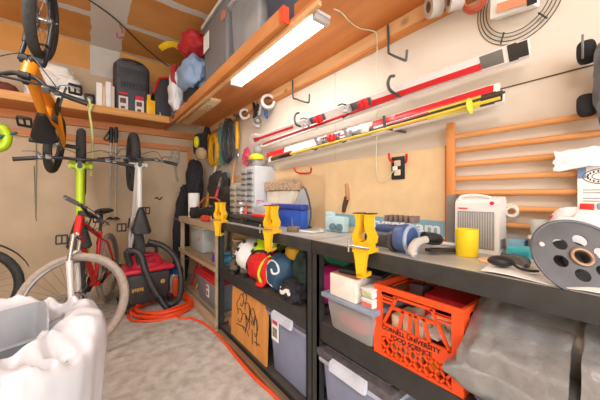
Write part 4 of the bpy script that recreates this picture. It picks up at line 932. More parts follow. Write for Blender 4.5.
# ============================================================ UNDER THE BENCH
def tote(label, x0, x1, y0, y1, z0, z1, body, lidm, latchm, group, lidh=.05, sticker=None, over=.012, cat='storage bin', name='storage_tote', taper=.88, rim=None, front='-x', contents=None):
    t = thing(name, label, cat, ((x0+x1)/2, (y0+y1)/2, z0), None, group)
    zc = z1-lidh
    m = MB(t); m.box(((x0+x1)/2, (y0+y1)/2, (z0+zc)/2), (x1-x0-2*over, y1-y0-2*over, zc-z0-.001), taper=taper, bev=.022, seg=3)
    b = part('bin_body', m, body, t)
    m = MB(t); k = (y1-y0)/6
    for i in (-1, 0, 1): m.box((x0+over+.006, (y0+y1)/2+i*k*1.6, (z0+zc)/2+.02), (.018, k*.5, (zc-z0)*.7), bev=.006)
    part('rib', m, body, b) if False else m.bm.free()
    m = MB(t); m.bx(x0, x1, y0, y1, zc-.028, zc-.001, bev=.012); part('rim', m, rim or body, t)
    m = MB(t); m.bx(x0-.004, x1+.004, y0-.004, y1+.004, zc, z1-.012, bev=.006); l = part('lid', m, lidm, t)
    m = MB(t); m.bx(x0+.03, x1-.03, y0+.03, y1-.03, z1-.012, z1, bev=.005); part('lid_panel', m, lidm, l)
    if latchm:
        m = MB(t); yc = (y0+y1)/2; h = (y1-y0)*.24
        m.prism([(0, -.004), (-.02, -.012), (-.024, -.05), (-.008, -.055), (0, -.03)], (x0-.004, yc-h, z1-.012), (1, 0, 0), (0, 0, 1), (0, 2*h, 0)); part('latch', m, latchm, t, 'pale latch handle')
    if sticker:
        yc, zs, hh = sticker; m = MB(t); m.bx(x0+over-.003, x0+over+.002, yc-.035, yc+.035, zs-hh, zs+hh); s2 = part('sticker', m, PAP, t)
        m = MB(t); m.bx(x0+over-.0042, x0+over-.003, yc-.028, yc+.028, zs+hh*.4, zs+hh*.85); part('sticker_print', m, mat('pink_print', (230, 70, 100), .6), s2)
        m = MB(t); m.bx(x0+over-.0042, x0+over-.003, yc-.025, yc+.025, zs-hh*.7, zs+hh*.1); part('sticker_photo', m, mat('olive_print', (130, 130, 110), .6, var=.5, scale=60), s2)
    return t
GB = 'grey totes on the bottom shelves'
DLID = mat('dusty_dark_lid', (88, 82, 84), .65, var=.3, scale=40)
LATCH = mat('pale_latch', (206, 210, 222), .45)
tote('grey tote with a dark dusty lid and a product sticker under the middle bench', .885, 1.27, 1.10, 1.50, .0455, .475, GRT, DLID, LATCH, GB, sticker=(1.41, .33, .07), rim=mat('tote_rim_grey', (142, 148, 170), .45))
tote('grey tote with a big pale latch on the bottom shelf under the orange crate', .868, 1.26, .58, .985, .0455, .43, GRT, DLID, LATCH, GB, rim=mat('pale_tote_rim', (176, 180, 196), .5))
m = MB(); m.sph((.95, .50, .20), (.06, .06, .155), e=.7, amp=.25, seed=4); solo('dark_sack', m, mat('charcoal_sack', (72, 70, 76), .9, var=.3), 'dark sack standing beside the grey tote on the bottom shelf', 'sack')
t = thing('plywood_sign', 'orange brown board with black line drawings leaning under the helmets', 'board', (.905, 1.78, .0455))
Rb = Matrix.Rotation(.035, 3, 'Y'); c0 = V((.905, 1.785, .262))
m = MB(t); m.box(c0, (.012, .545, .43), R=Rb); part('board', m, wood('honey_board', (226, 158, 84), (208, 134, 62), 'z', 8), t)
m = MB(t); random.seed(11)
def bp(y, z): return c0+Rb @ V((-.0075, y, z))
def curve(pts): m.tube(spline([bp(*p) for p in pts], 4), .0028, 5)
for cx, cz, rx, rz in ((.10, .10, .03, .045), (.05, .13, .03, .04), (.0, .05, .04, .06), (.12, -.02, .035, .05), (-.08, .04, .03, .055), (.04, -.04, .045, .06), (-.13, -.02, .025, .06)):
    curve([(cx+rx*math.cos(a)*(1+.2*math.sin(3*a)), cz+rz*math.sin(a)) for a in [i*.7 for i in range(9)]])
for p in ([(.17, -.10), (.02, -.08), (-.03, -.12)], [(-.02, -.02), (-.05, .05), (-.09, .0), (-.12, .06), (-.15, -.06)], [(.15, .0), (.18, .05), (.14, .1)], [(-.08, -.05), (-.085, -.15)], [(-.14, -.05), (-.145, -.14)], [(-.11, -.12), (-.19, -.115)], [(.03, .02), (.01, -.06), (.03, -.12)], [(-.02, .10), (-.04, .0), (-.03, -.07)]): curve(p)
part('drawing', m, BLK, t)
tote('dark grey tote far back on the bottom shelf behind the drawn board', 1.0, 1.26, 1.60, 2.20, .0455, .36, mat('dark_tote', (70, 72, 78), .5), mat('darker_lid', (56, 58, 62), .5), None, GB)
m = MB(); m.bx(.93, .97, 1.75, 2.2, .0456, .12, bev=.004); solo('timber_offcut', m, ORW, 'orange timber offcut lying on the bottom shelf beside the corner post', 'timber')
# middle shelf of the middle rack
Z2 = .5355
def boot(label, x, y, rz):
    t = thing('hiking_boot', label, 'boot', (x, y, Z2), (0, 0, rz), 'brown boots on the middle shelf')
    BR = mat('muddy_brown_leather', (104, 88, 76), .85, var=.35, scale=25, bump=.3)
    m = MB()
    m.tube([(.0, 0, .06), (.0, 0, .12), (-.005, 0, .19), (-.008, 0, .235)], [.05, .05, .048, .055], 14); m.tube([(-.02, 0, .055), (.06, 0, .065), (.12, 0, .055), (.17, 0, .045)], [.048, .05, .045, .028], 14)
    part('upper', m, BR, t)
    m = MB(); rows = []
    for i in range(15):
        s = i/14; x2 = -.075+.275*s; w = .045*(1-.25*math.exp(-((s-.4)/.15)**2))*math.sqrt(max(.06, 1-(2*s-1)**6)); rows.append([(x2, -w, 0), (x2, w, 0), (x2, w, .03), (x2, -w, .03)])
    R = m.grid(rows, cv=True); m.cap(R[0][::-1]); m.cap(R[-1]); part('sole', m, BLK, t)
    m = MB()
    for k in range(5): m.tube([(.045-.007*k, -.04, .11+.022*k), (.058-.007*k, 0, .118+.022*k), (.045-.007*k, .04, .11+.022*k)], .004, 6)
    part('laces', m, mat('tan_laces', (176, 156, 130), .8), t)
    m = MB(); m.ring((-.008, 0, .235), (0, 0, 1), .046, .010, 20, 8); part('collar', m, mat('tan_collar', (170, 140, 116), .85), t)
    return t
boot('brown hiking boot at the left end of the middle shelf', .99, 2.13, PI+.9)
boot('brown hiking boot standing right next to the white helmet', 1.03, 1.995, PI+.8)
def helmet(label, c, R, mt, mt2):
    t = thing('ski_helmet', label, 'helmet', c, R, 'helmets on the middle shelf')
    m = MB()
    m.lathe([(.118, .0), (.128, .04), (.124, .09), (.10, .14), (.06, .165), (.02, .172)], (0, 0, 0), (0, 0, 1), 28, capb=False)
    for q in m.bm.verts: q.co.x *= 1.15
    part('shell', m, mt, t)
    m = MB(); m.lathe([(.116, -.004), (.12, .02), (.10, .02), (.098, -.004)], (0, 0, 0), (0, 0, 1), 28, capb=False, capt=False)
    for q in m.bm.verts: q.co.x *= 1.15
    part('liner', m, BLK, t)
    for k in range(4):
        a = .6*k-.9; m = MB(); p = V((1.15*.108*math.cos(a), .108*math.sin(a), .115)); m.sph(p, (.028, .016, .016), R=Matrix.Rotation(a, 3, 'Z')); part('vent', m, BLK, t)
    m = MB(); m.sph((-.02, -.122, .035), (.035, .012, .04)); part('ear_pad', m, mt2, t)
    m = MB(); m.sph((-.02, .122, .035), (.035, .012, .04)); part('ear_pad', m, mt2, t)
    return t
helmet('white and black ski helmet lying on its side beside the brown boots', (1.03, 1.865, Z2+.13), (1.15, 0, .4+PI), WHT, BLK)
helmet('lime green ski helmet behind the red bag', (1.09, 1.69, Z2+.19), (.9, .2, .2+PI), mat('lime_shell', (192, 218, 30), .35), BLK)
m = MB(); m.bx(1.10, 1.25, 1.55, 1.74, Z2, Z2+.13, bev=.02); solo('dark_bundle', m, BLKF, 'folded dark cloth bundle under the lime helmet', 'cloth')
REDF = mat('red_nylon', (226, 28, 32), .6, var=.12, scale=10, bump=.15)
t = thing('red_bag', 'red nylon bag with a lime stripe lying between the white helmet and navy bag', 'bag', (1.0, 1.66, Z2))
m = MB(t); m.sph((.985, 1.66, Z2+.105), (.10, .15, .105), e=.75, amp=.22, fr=2.2, seed=2, n=30, k=20); part('body', m, REDF, t)
m = MB(t)
m.sph((.90, 1.60, Z2+.02), (.03, .045, .018), amp=.3); part('flap', m, REDF, t)
m = MB(t); m.tube(spline([(.965, 1.575, Z2+.205), (.905, 1.585, Z2+.16), (.882, 1.59, Z2+.09), (.90, 1.585, Z2+.03)], 5), .010, 8); part('stripe', m, mat('lime_trim', (190, 214, 40), .6), t)
m = MB(t); m.tube(spline([(.93, 1.80, Z2+.16), (.93, 1.72, Z2+.215), (.96, 1.62, Z2+.225)], 5), .010, 8); part('strap', m, BLKF, t)
NAV = mat('navy_teal_nylon', (44, 78, 104), .65, var=.12, scale=10, bump=.15)
t = thing('navy_bag', 'round navy bag with a white swoosh line on the middle shelf', 'bag', (.99, 1.46, Z2))
m = MB(t); m.sph((.99, 1.465, Z2+.115), (.10, .095, .118), e=.85, amp=.14, fr=2, seed=7, n=30, k=20); part('body', m, NAV, t)
def onb(y, z, k=.0): 
    """point on the bag's aisle side"""
    yy = (y-1.465)/.095; zz = (z-Z2-.115)/.118; q = max(.05, 1-yy*yy*.85-zz*zz*.85); return V((.99-.104*math.sqrt(q)-k, y, z))
m = MB(t); m.tube(spline([onb(1.43, Z2+.03), onb(1.50, Z2+.06), onb(1.535, Z2+.12), onb(1.51, Z2+.185), onb(1.45, Z2+.20), onb(1.41, Z2+.175), onb(1.40, Z2+.14), onb(1.43, Z2+.13), onb(1.45, Z2+.155)], 5), .0065, 8); part('swoosh_line', m, WHT, t)
m = MB(); m.sph((1.05, 1.40, Z2+.245), (.06, .07, .045), e=.7, amp=.2, seed=3); solo('mustard_cloth', m, mat('mustard_fabric', (232, 182, 50), .7), 'mustard yellow cloth tucked on top of the navy bag', 'cloth')
m = MB(); m.sph((1.08, 1.27, Z2+.14), (.10, .12, .145), e=.7, amp=.3, fr=3, seed=12, n=30, k=20); solo('dark_green_bag', m, mat('dark_green_nylon', (44, 62, 56), .8, var=.5, scale=24), 'dark green patterned bag behind the black shoes on the middle shelf', 'bag')
m = MB(); m.sph((.94, 1.28, Z2+.055), (.06, .10, .055), e=.7, amp=.35, fr=3, seed=15, n=26, k=16); solo('black_shoe_heap', m, BLKF, 'black crumpled gloves lying at the shelf edge before the green bag', 'gloves')
m = MB(); m.tube(spline([(.90, 1.34, Z2+.07), (.88, 1.31, Z2+.05), (.885, 1.27, Z2+.07), (.88, 1.235, Z2+.06)], 4), .012, 8); solo('white_strap', m, PAP, 'white strap lying over the black gloves', 'strap')
PNK = mat('magenta_nylon', (206, 40, 130), .65, var=.14, scale=10, bump=.15)
t = thing('duffel_bag', 'magenta and black duffel bag spanning the gap between the two racks', 'bag', (1.09, 1.03, Z2))
m = MB(t); m.tube([(1.08, 1.20, Z2+.115), (1.08, 1.18, Z2+.115), (1.08, .93, Z2+.115), (1.08, .90, Z2+.115)], [.06, .112, .112, .06], 22); m.lump(.012, 7); part('body', m, PNK, t)
for y in (1.12, .97):
    m = MB(t); m.ring((1.08, y, Z2+.115), (0, 1, 0), .116, .008, 28, 6); part('strap', m, BLKF, t)
m = MB(); m.sph((1.12, 1.04, Z2+.255), (.08, .12, .03), e=.7, amp=.3, seed=21); solo('green_cloth', m, mat('emerald_cloth', (50, 150, 110), .8, var=.3), 'crumpled emerald green cloth on top of the magenta duffel', 'cloth')
# middle shelf of the right rack
CLP = mat('frosted_clear_plastic', (178, 178, 176), .3, var=.05, alpha=.55)
t = thing('clear_bin', 'clear bin with a grey lid holding red things below the white box', 'storage bin', (.99, .79, Z2))
m = MB(t); m.box((.995, .79, Z2+.072), (.27, .265, .143), taper=.86, bev=.02); part('bin_body', m, CLP, t)
m = MB(t); m.bx(.845, 1.145, .64, .94, Z2+.145, Z2+.168, bev=.008); part('lid', m, mat('grey_blue_lid', (138, 148, 164), .45), t)
m = MB(t); m.sph((.99, .80, Z2+.055), (.105, .10, .045), e=.6, amp=.2, seed=5); part('contents', m, mat('coral_contents', (226, 84, 80), .6, var=.25, scale=20), t)
t = thing('white_carton', 'plain white cardboard box on the grey lid of the clear bin', 'box', (.98, .80, .704))
m = MB(t); m.bx(.853, 1.10, .735, .885, .7045, .80, bev=.003); part('carton', m, mat('warm_white_card', (236, 222, 210), .7), t)
m = MB(t); m.bx(.86, 1.09, .74, .88, .8005, .804); part('flap', m, mat('brown_card_inside', (168, 120, 90), .8), t)
m = MB(); m.box((.955, .77, .815), (.13, .20, .020), R=Matrix.Rotation(.25, 3, 'Z'), bev=.008); solo('black_folder', m, BLK, 'flat black pouch lying on the white cardboard box', 'pouch')
for k, (y, z, mt, lb) in enumerate(((.685, .7045, mat('salmon_print', (222, 120, 104), .5, var=.3, scale=50), 'small tub with a salmon label under a second tub'), (.685, .745, mat('pastel_print', (190, 196, 150), .5, var=.3, scale=50), 'small tub with a pastel label on top of the salmon one'))):
    t = thing('small_tub', lb, 'tub', (.885, y, z), None, 'small tubs beside the crate')
    m = MB(t); m.bx(.86, .92, y-.028, y+.028, z, z+.027, bev=.006); part('tub', m, WHT, t)
    m = MB(t); m.bx(.8585, .8599, y-.024, y+.024, z+.005, z+.022); part('label', m, mt, t)
    m = MB(t); m.bx(.857, .923, y-.03, y+.03, z+.0275, z+.036, bev=.004); part('lid', m, WHT, t)
# orange milk crate
t = thing('milk_crate', 'orange plastic milk crate with black lettering on the shelf under the heater', 'crate', (1.05, .505, Z2))
CX0, CX1, CY0, CY1, CZ0, CZ1 = .885, 1.215, .345, .67, Z2, .802
CR = mat('crate_orange', (244, 82, 28), .4, var=.06)
def side(o, ax, n, L, name, crossp=True):
    """crate wall in the plane o + ax*a + z*b, thickness along n"""
    m = MB(t); o = V(o); ax = V(ax); n = V(n); H = CZ1-CZ0; zz = V((0, 0, 1)); th = .010
    def pan(a0, a1, b0, b1): m.prism([(a0, b0), (a1, b0), (a1, b1), (a0, b1)], o, ax, zz, n*th)
    def strut(p, q, w=.009):
        d = V((q[0]-p[0], q[1]-p[1])); k = V((-d.y, d.x)).normalized()*w/2
        m.prism([(p[0]-k.x, p[1]-k.y), (q[0]-k.x, q[1]-k.y), (q[0]+k.x, q[1]+k.y), (p[0]+k.x, p[1]+k.y)], o, ax, zz, n*th*.8)
    pan(0, .035, 0, H); pan(L-.035, L, 0, H); pan(.035, L-.035, 0, .012); pan(.035, L-.035, H-.022, H)
    pan(.035, L-.035, .075, .125)
    for b in (H-.034, H-.048, H-.062): pan(.035, .085, b, b+.006); pan(L-.085, L-.035, b, b+.006)
    pan(.035, L-.035, H-.036, H-.028)
    for i in range(-1, 8):
        x = .035+(L-.07)*i/7
        for s2 in (-1, 1):
            x2 = x+s2*.055
            p, q = [x, .01], [x2, .077]
            if .03 <= x <= L-.03 and .03 <= x2 <= L-.03: strut(p, q, .0075)
            elif .03 <= x <= L-.03:
                f = ((.035 if x2 < .03 else L-.035)-x)/(x2-x); strut(p, (x+(x2-x)*f, .01+.067*f), .0075) if f > .05 else None
            elif .03 <= x2 <= L-.03:
                f = ((.035 if x < .03 else L-.035)-x2)/(x-x2); strut(q, (x2+(x-x2)*f, .077-.067*f), .0075) if f > .05 else None
    for a, b in ((.09, .05), (.125, .11), (L-.125, L-.11), (L-.09, L-.05)):
        pass
    strut((.04, .12), (.10, H-.03), .009); strut((L-.04, .12), (L-.10, H-.03), .009)
    for x, k in ((.105, .02), (.145, .008), (L-.145, -.008), (L-.105, -.02)): strut((x, .12), (x+k, H-.07), .010)
    pan(.08, L-.08, H-.078, H-.068)
    return part(name, m, CR, t)
fr = side((CX0, CY1, CZ0), (0, -1, 0), (1, 0, 0), CY1-CY0, 'front_wall')
side((CX1-.010, CY1, CZ0), (0, -1, 0), (1, 0, 0), CY1-CY0, 'back_wall')
side((CX0+.011, CY0, CZ0), (1, 0, 0), (0, 1, 0), CX1-CX0-.022, 'side_wall')
side((CX0+.011, CY1-.010, CZ0), (1, 0, 0), (0, 1, 0), CX1-CX0-.022, 'side_wall')
m = MB(t); m.bx(CX0+.012, CX1-.012, CY0+.012, CY1-.012, CZ0+.001, CZ0+.008); part('crate_floor', m, CR, t)
BLT = mat('black_print', (30, 22, 20), .6)
text('lettering', 'CORNELL UNIVERSITY', .0215, BLT, fr, (CX0-.0005, CY1-.037, CZ0+.103), (0, -1, 0), (0, 0, 1), root=t, sx=1.02, bold=.025)
text('lettering', 'FOOD SCIENCE', .0215, BLT, fr, (CX0-.0005, CY1-.075, CZ0+.080), (0, -1, 0), (0, 0, 1), root=t, sx=1.02, bold=.025)
m = MB()
for k, (y, h) in enumerate(((.585, .15), (.545, .17), (.505, .16))): m.box((1.0, y, CZ0+.010+h/2), (.12, .034, h), bev=.006)
random.seed(5)
for k, (y, h, lb) in enumerate(((.60, .145, 'cream paper packet at the left inside the orange crate'), (.555, .165, 'middle cream paper packet inside the orange crate'), (.51, .15, 'cream paper packet beside the yellow pack inside the orange crate'))):
    q = MB(); q.box((.985, y, CZ0+.009+h/2), (.12, .036, h), R=Matrix.Rotation(.06*(k-1), 3, 'X'), bev=.008); solo('paper_packet', q, mat('cream_packet', (232, 216, 190), .7, var=.1), lb, 'packet', 'paper packets in the orange crate')
m.bm.free()
m = MB(); m.box((.96, .45, CZ0+.045), (.10, .05, .065), bev=.008); solo('yellow_pack', m, mat('amber_pack', (240, 172, 40), .6), 'yellow pack low in the right of the orange crate', 'packet')
m = MB(); m.box((1.09, .465, CZ0+.125), (.14, .15, .22), bev=.006); solo('red_carton', m, mat('crimson_card', (206, 26, 36), .5), 'crimson red box sticking up inside the orange crate', 'box')
m = MB(); m.box((1.10, .60, CZ0+.125), (.10, .06, .22), R=Matrix.Rotation(.2, 3, 'Y'), bev=.006); solo('grey_folder', m, mat('slate_folder', (96, 88, 96), .6), 'grey folder leaning at the back of the orange crate', 'folder')
m = MB()
def cloth(a, b): return V((.905+.26*a, .38+.26*b, CZ0+.135+.03*noise.noise(V((a*5, b*5, 0)))-.06*b*0))
m.sheet(lambda a, b: V((.93+.10*a, .40+.12*b, CZ0+.12+.05*a+.025*noise.noise(V((a*6, b*6, 2))))), 10, 8, .003); solo('white_paper_scrap', m, PAP, 'crumpled white paper on the yellow pack inside the orange crate', 'paper')
# grey tarp
TARP = mat('silver_tarp', (142, 142, 141), .36, .3, var=.14, scale=22, bump=.6)
t = thing('folded_tarp', 'folded silver grey tarp bulging over the shelf edge beside the orange crate', 'tarp', (1.0, .12, .62))
def tarp(a, b, prof, y0, y1, amp, sd):
    k = a*(len(prof)-1); i = min(int(k), len(prof)-2); f = k-i
    p = V(prof[i]).lerp(V(prof[i+1]), f); y = y0+(y1-y0)*b
    n1 = noise.noise(V((a*5, b*6, sd)))*amp+noise.noise(V((a*13, b*17, sd)))*amp*.4
    return V((p.x+n1*.5, y+.01*noise.noise(V((a*4, sd, b))), p.y+n1))
lower = spline([(1.2, 0, .60), (1.0, 0, .60), (.88, 0, .595), (.832, 0, .605), (.818, 0, .635), (.826, 0, .672), (.88, 0, .69), (1.0, 0, .70), (1.2, 0, .71)], 4)
lower = [(p.x, p.z) for p in lower]
def tl(a, b):
    q = tarp(a, b, lower, .372, -.20, .012, 1)
    e = max(0, 1-b/.10); q.z += (.64-q.z)*e*.75; q.x += .04*e*0
    return q
m = MB(t); m.sheet(tl, 44, 40, .003); part('lower_fold', m, TARP, t, ang=80)
upper = [(.828, .672), (.842, .715), (.90, .765), (.95, .80), (1.0, .835), (1.06, .855), (1.15, .86)]
m = MB(t); m.sheet(lambda a, b: tarp(a, b, upper, .34, .115, .013, 5)+V((.0, (-.0)*a, -.02*max(0, 1-b*6))), 30, 30, .004); part('upper_fold', m, TARP, t, ang=80)
upper2 = [(.835, .68), (.86, .745), (.91, .80), (.97, .83), (1.1, .85)]
m = MB(t); m.sheet(lambda a, b: tarp(a, b, upper2, .096, -.20, .016, 9), 26, 26, .004); part('side_fold', m, TARP, t, ang=80)
m = MB(t); m.sph((1.05, .08, .745), (.12, .22, .085), e=.6); part('inner_fold', m, TARP, t)
m = MB(); m.sph((.93, .25, Z2+.030), (.06, .08, .029), e=.6, amp=.2, seed=2); solo('plaid_cloth', m, mat('purple_plaid', (104, 96, 150), .9, var=.6, scale=60), 'purple and teal patterned cloth under the silver tarp beside the crate', 'cloth')
m = MB(); m.sph((1.02, .10, Z2+.030), (.14, .13, .029), e=.5); solo('black_cushion', m, BLKF, 'flat black bag under the silver tarp', 'bag')
m = MB(); m.bx(.88, .94, -.06, .005, Z2, Z2+.05, bev=.004); solo('yellow_carton', m, mat('amber_pack', (240, 172, 40), .6), 'yellow box under the silver tarp at the right edge', 'box')
# ============================================================ WOODEN UNIT CONTENTS
ZW = .5275
t = thing('clear_bin', 'clear plastic bin with orange marks on the wooden unit middle shelf', 'storage bin', (1.08, 3.15, ZW))
CL2 = mat('milky_clear_plastic', (206, 214, 212), .3, var=.04, alpha=.72)
m = MB(t); m.box((1.085, 3.13, ZW+.125), (.30, .46, .25), taper=.92, bev=.02); part('bin_body', m, CL2, t)
m = MB(t); m.bx(.93, 1.24, 2.895, 3.365, ZW+.252, ZW+.275, bev=.008); part('lid', m, mat('pale_lid', (220, 222, 218), .45), t)
m = MB(t); m.sph((1.085, 3.13, ZW+.10), (.12, .18, .07), e=.6, amp=.2); part('contents', m, mat('pale_contents', (190, 196, 190), .7, var=.25, scale=20), t)
for y, z in ((3.27, .18), (3.0, .15)):
    m = MB(t); m.box((.932, y, ZW+z), (.004, .03, .035), R=Matrix.Rotation(.5, 3, 'X'), bev=.001); part('orange_mark', m, mat('orange_tag', (240, 140, 50), .6), t)
t = thing('purple_bottle', 'small purple bottle at the front of the wooden unit middle shelf', 'bottle', (.93, 2.52, ZW))
m = MB(t); m.lathe([(.024, 0), (.026, .004), (.026, .07), (.012, .085)], (.93, 2.52, ZW), (0, 0, 1), 20); part('bottle', m, mat('violet_plastic', (104, 60, 160), .4), t)
m = MB(t); m.lathe([(.013, .0855), (.013, .105)], (.93, 2.52, ZW), (0, 0, 1), 16); part('cap', m, mat('pale_green_cap', (170, 200, 170), .4), t)
m = MB(); m.bar((.95, 2.44, ZW+.08), (1.02, 2.34, ZW+.10), .04, .02, bev=.004); m.bx(.95, 1.05, 2.33, 2.45, ZW, ZW+.07, bev=.01); solo('teal_marker_box', m, mat('teal_blue_pack', (70, 150, 180), .5, var=.4, scale=30), 'small teal and grey pack beside the purple bottle', 'box')
t = tote('clear tote with a red lid and pink sticker low in the wooden unit', .885, 1.26, 2.36, 3.0, .0705, .385, mat('clear_grey_plastic', (150, 156, 162), .3, alpha=.75), mat('red_lid', (200, 40, 46), .45), None, None, sticker=(2.62, .23, .055), name='storage_tote')
random.seed(3)
for i, (u0, u1, mt, lb) in enumerate(((189, 203, mat('magenta_pole', (204, 44, 84), .5), 'magenta red pole leaning inside the wooden shelf unit'), (196, 201, mat('copper_pole', (190, 120, 70), .6), 'copper brown stick leaning inside the wooden shelf unit'), (203, 206, mat('straw_pole', (214, 184, 130), .7), 'straw coloured stick leaning above the red lid'))):
    m = MB(); a = V((.97, 3.40-.09*i, .0705)); b2 = V((1.02, 3.22-.13*i, .485)); m.tube([a, b2], .013, 10); solo('leaning_stick', m, mt, lb, 'stick', 'sticks leaning in the wooden unit')
# ============================================================ OVERHEAD STORAGE
ZS = 2.0785
t = tote('tall grey bin with a white lid on the overhead shelf', .855, 1.22, 2.08, 2.68, ZS, 2.80, mat('mid_grey_bin', (124, 124, 126), .45, var=.06), mat('bin_white_lid', (226, 224, 220), .5), None, 'bins on the overhead shelf', lidh=.04, name='storage_bin')
m = MB(t); m.bx(.858, .8635, 2.48, 2.62, 2.50, 2.66); part('sticker', m, PAP, t)
m = MB(t); m.lathe([(.04, 0), (.04, .01), (.02, .014)], (.865, 2.14, 2.62), (-1, 0, 0), 20); part('round_badge', m, mat('copper_badge', (196, 130, 110), .5), t)
t = tote('clear bin full of wrapped things between the grey and navy bins overhead', .86, 1.22, 1.56, 2.04, ZS, 2.66, mat('hazy_clear_plastic', (196, 200, 204), .3, var=.08, alpha=.42), mat('clear_lid', (206, 210, 214), .4), None, 'bins on the overhead shelf', lidh=.03, name='storage_bin')
m = MB(t); m.sph((1.05, 1.80, 2.30), (.13, .18, .20), e=.6, amp=.25, seed=4, n=26, k=18); part('contents', m, mat('foil_contents', (176, 172, 168), .4, var=.35, scale=30), t)
tote('dark navy bin at the near end of the overhead shelf', .86, 1.22, 1.02, 1.52, ZS, 2.62, mat('navy_bin', (66, 76, 96), .45, var=.08), mat('navy_bin_lid', (54, 62, 82), .45), None, 'bins on the overhead shelf', lidh=.04, name='storage_bin')
def sleep(name, label, c, r, mt, seed, strapm=None, R=None):
    t = thing(name, label, 'stuff sack', tuple(V(c)-V((0, 0, r[2]))))
    m = MB(t); m.sph(c, r, R=R, e=.75, amp=.16, fr=2.2, seed=seed, n=40, k=28); m.lump(.022, 14, seed); part('sack', m, mt, t)
    return t
PBL = mat('powder_blue_nylon', (140, 164, 196), .6, var=.1, bump=.2); MAR = mat('maroon_nylon', (176, 36, 40), .6, var=.14, bump=.2)
t = sleep('stuff_sack', 'powder blue stuff sack with a gathered end lying under the red sack', (.87, 2.98, 2.42), (.135, .24, .17), PBL, 3)
m = MB(t)
for k in range(9):
    a = 2*PI*k/9; m.tube([(.87+math.cos(a)*.09, 3.19, 2.44+math.sin(a)*.11), (.85+math.cos(a)*.03, 3.26, 2.45+math.sin(a)*.03), (.85+math.cos(a)*.05, 3.30, 2.46+math.sin(a)*.05)], [.03, .014, .018], 6)
part('gathered_end', m, PBL, t)
t = sleep('stuff_sack', 'maroon red stuff sack on top of the powder blue sack', (.85, 2.90, 2.70), (.12, .15, .115), MAR, 9)
m = MB(t)
for k in range(8):
    a = 2*PI*k/8; m.tube([(.80+math.cos(a)*.055, 3.02, 2.71+math.sin(a)*.06), (.775+math.cos(a)*.02, 3.06, 2.72+math.sin(a)*.02), (.77+math.cos(a)*.035, 3.085, 2.725+math.sin(a)*.035)], [.022, .01, .014], 6)
part('gathered_end', m, MAR, t)
m = MB(); m.sheet(lambda a, b: A(159+22*a+3*b, 48-6*math.sin(a*3)+(8*b*(.4+.6*a)), y=3.42-.06*b+.02*noise.noise(V((a*4, b*4, 0)))), 12, 8, .02); solo('yellow_sack', m, mat('bright_yellow_nylon', (246, 204, 36), .6), 'bright yellow cloth bag left of the maroon sack', 'bag')
t = sleep('black_sack', 'small black sack under the powder blue sack at the beam', (.87, 3.02, 2.19), (.07, .18, .11), BLKF, 6)
t = sleep('white_bag', 'white plastic bag with a red band left of the powder blue sack', (.79, 3.36, 2.36), (.08, .11, .22), mat('white_film', (238, 238, 238), .4), 12)
m = MB(t); m.tube(spline([A(175, 66, y=3.30), A(173, 76, y=3.29), A(176, 86, y=3.29), A(180, 90, y=3.29)], 4), .03, 8); part('red_band', m, MAR, t)
t = sleep('black_bag_strip', 'small black and white striped bag at the shelf corner', (.83, 3.56, 2.22), (.05, .10, .14), mat('striped_fabric', (96, 92, 92), .7, var=.8, scale=16), 14)
# wall shelf
YB = 3.79
def xw(u, y=YB): return A(u, 196, y=y).x
m = MB(); 
for i, (x, z, r) in enumerate(((-.40, 2.18, (.14, .14, .10)), (-.19, 2.18, (.15, .13, .10)), (-.34, 2.33, (.16, .13, .09)), (-.20, 2.34, (.12, .12, .09)), (-.28, 2.45, (.14, .11, .07)))): m.sph((x, 3.94, z+.03), r, e=.8, amp=.22, fr=2.6, seed=i, n=24, k=16)
solo('white_blanket', m, mat('white_fleece', (238, 232, 224), .95, var=.06, bump=.3, scale=40), 'rolled white blanket on the wall shelf behind the orange bike', 'blanket')
m = MB(); m.sph((-.66, 3.92, 2.17), (.10, .10, .095), amp=.2); solo('dark_red_bundle', m, mat('dark_red_brown', (110, 56, 44), .8, var=.3), 'dark reddish bundle at the left end of the wall shelf', 'bundle')
t = thing('camera_bag', 'small black camera case right of the white blanket', 'case', (.0, 3.85, ZS))
m = MB(t); m.bx(-.05, .045, 3.80, 3.90, ZS, ZS+.20, bev=.015); part('case', m, BLK, t)
m = MB(t); m.lathe([(.03, 0), (.03, .03), (.022, .034)], (-.0, 3.80, ZS+.13), (0, -1, 0), 18); part('lens', m, STL, t)
cols = [(240, 238, 232), (224, 190, 160), (238, 236, 232), (206, 190, 178)]
labs = ['white book standing right of the black camera case', 'tan spined book between two white ones', 'widest white book beside the greyish one on the wall shelf', 'greyish book standing against the black pack']
x = .055
for i in range(4):
    wd = (.055, .03, .05, .035)[i]; h = (.33, .30, .36, .32)[i]
    t = thing('book', labs[i], 'book', (x+wd/2, 3.85, ZS), None, 'books on the wall shelf')
    m = MB(t); m.bx(x, x+wd-.003, 3.77, 3.96, ZS, ZS+h); part('cover', m, mat('book_cover_%s' % 'abcd'[i], cols[i], .7, var=.06), t)
    m = MB(t); m.bx(x+.004, x+wd-.007, 3.79, 3.955, ZS+h-.004+.0045, ZS+h+.001); part('pages', m, PAP, t)
    x += wd
t = thing('black_pack', 'large black equipment pack on the wall shelf above two printed boxes', 'backpack', (.39, 3.9, ZS))
m = MB(t); m.box((.40, 3.90, 2.42), (.37, .22, .62), R=Matrix.Rotation(.08, 3, 'X'), bev=.05, seg=3); part('body', m, mat('black_vinyl', (62, 62, 66), .5, var=.2), t)
m = MB(t); m.box((.40, 3.80, 2.66), (.30, .06, .14), R=Matrix.Rotation(.2, 3, 'X'), bev=.02); part('front_pocket', m, mat('black_vinyl', (62, 62, 66), .5), t)
m = MB(t); m.tube(spline([(.26, 3.87, 2.735), (.3, 3.85, 2.765), (.40, 3.84, 2.775), (.5, 3.85, 2.765), (.55, 3.87, 2.735)], 4), .016, 8); part('rim_piping', m, BLK, t)
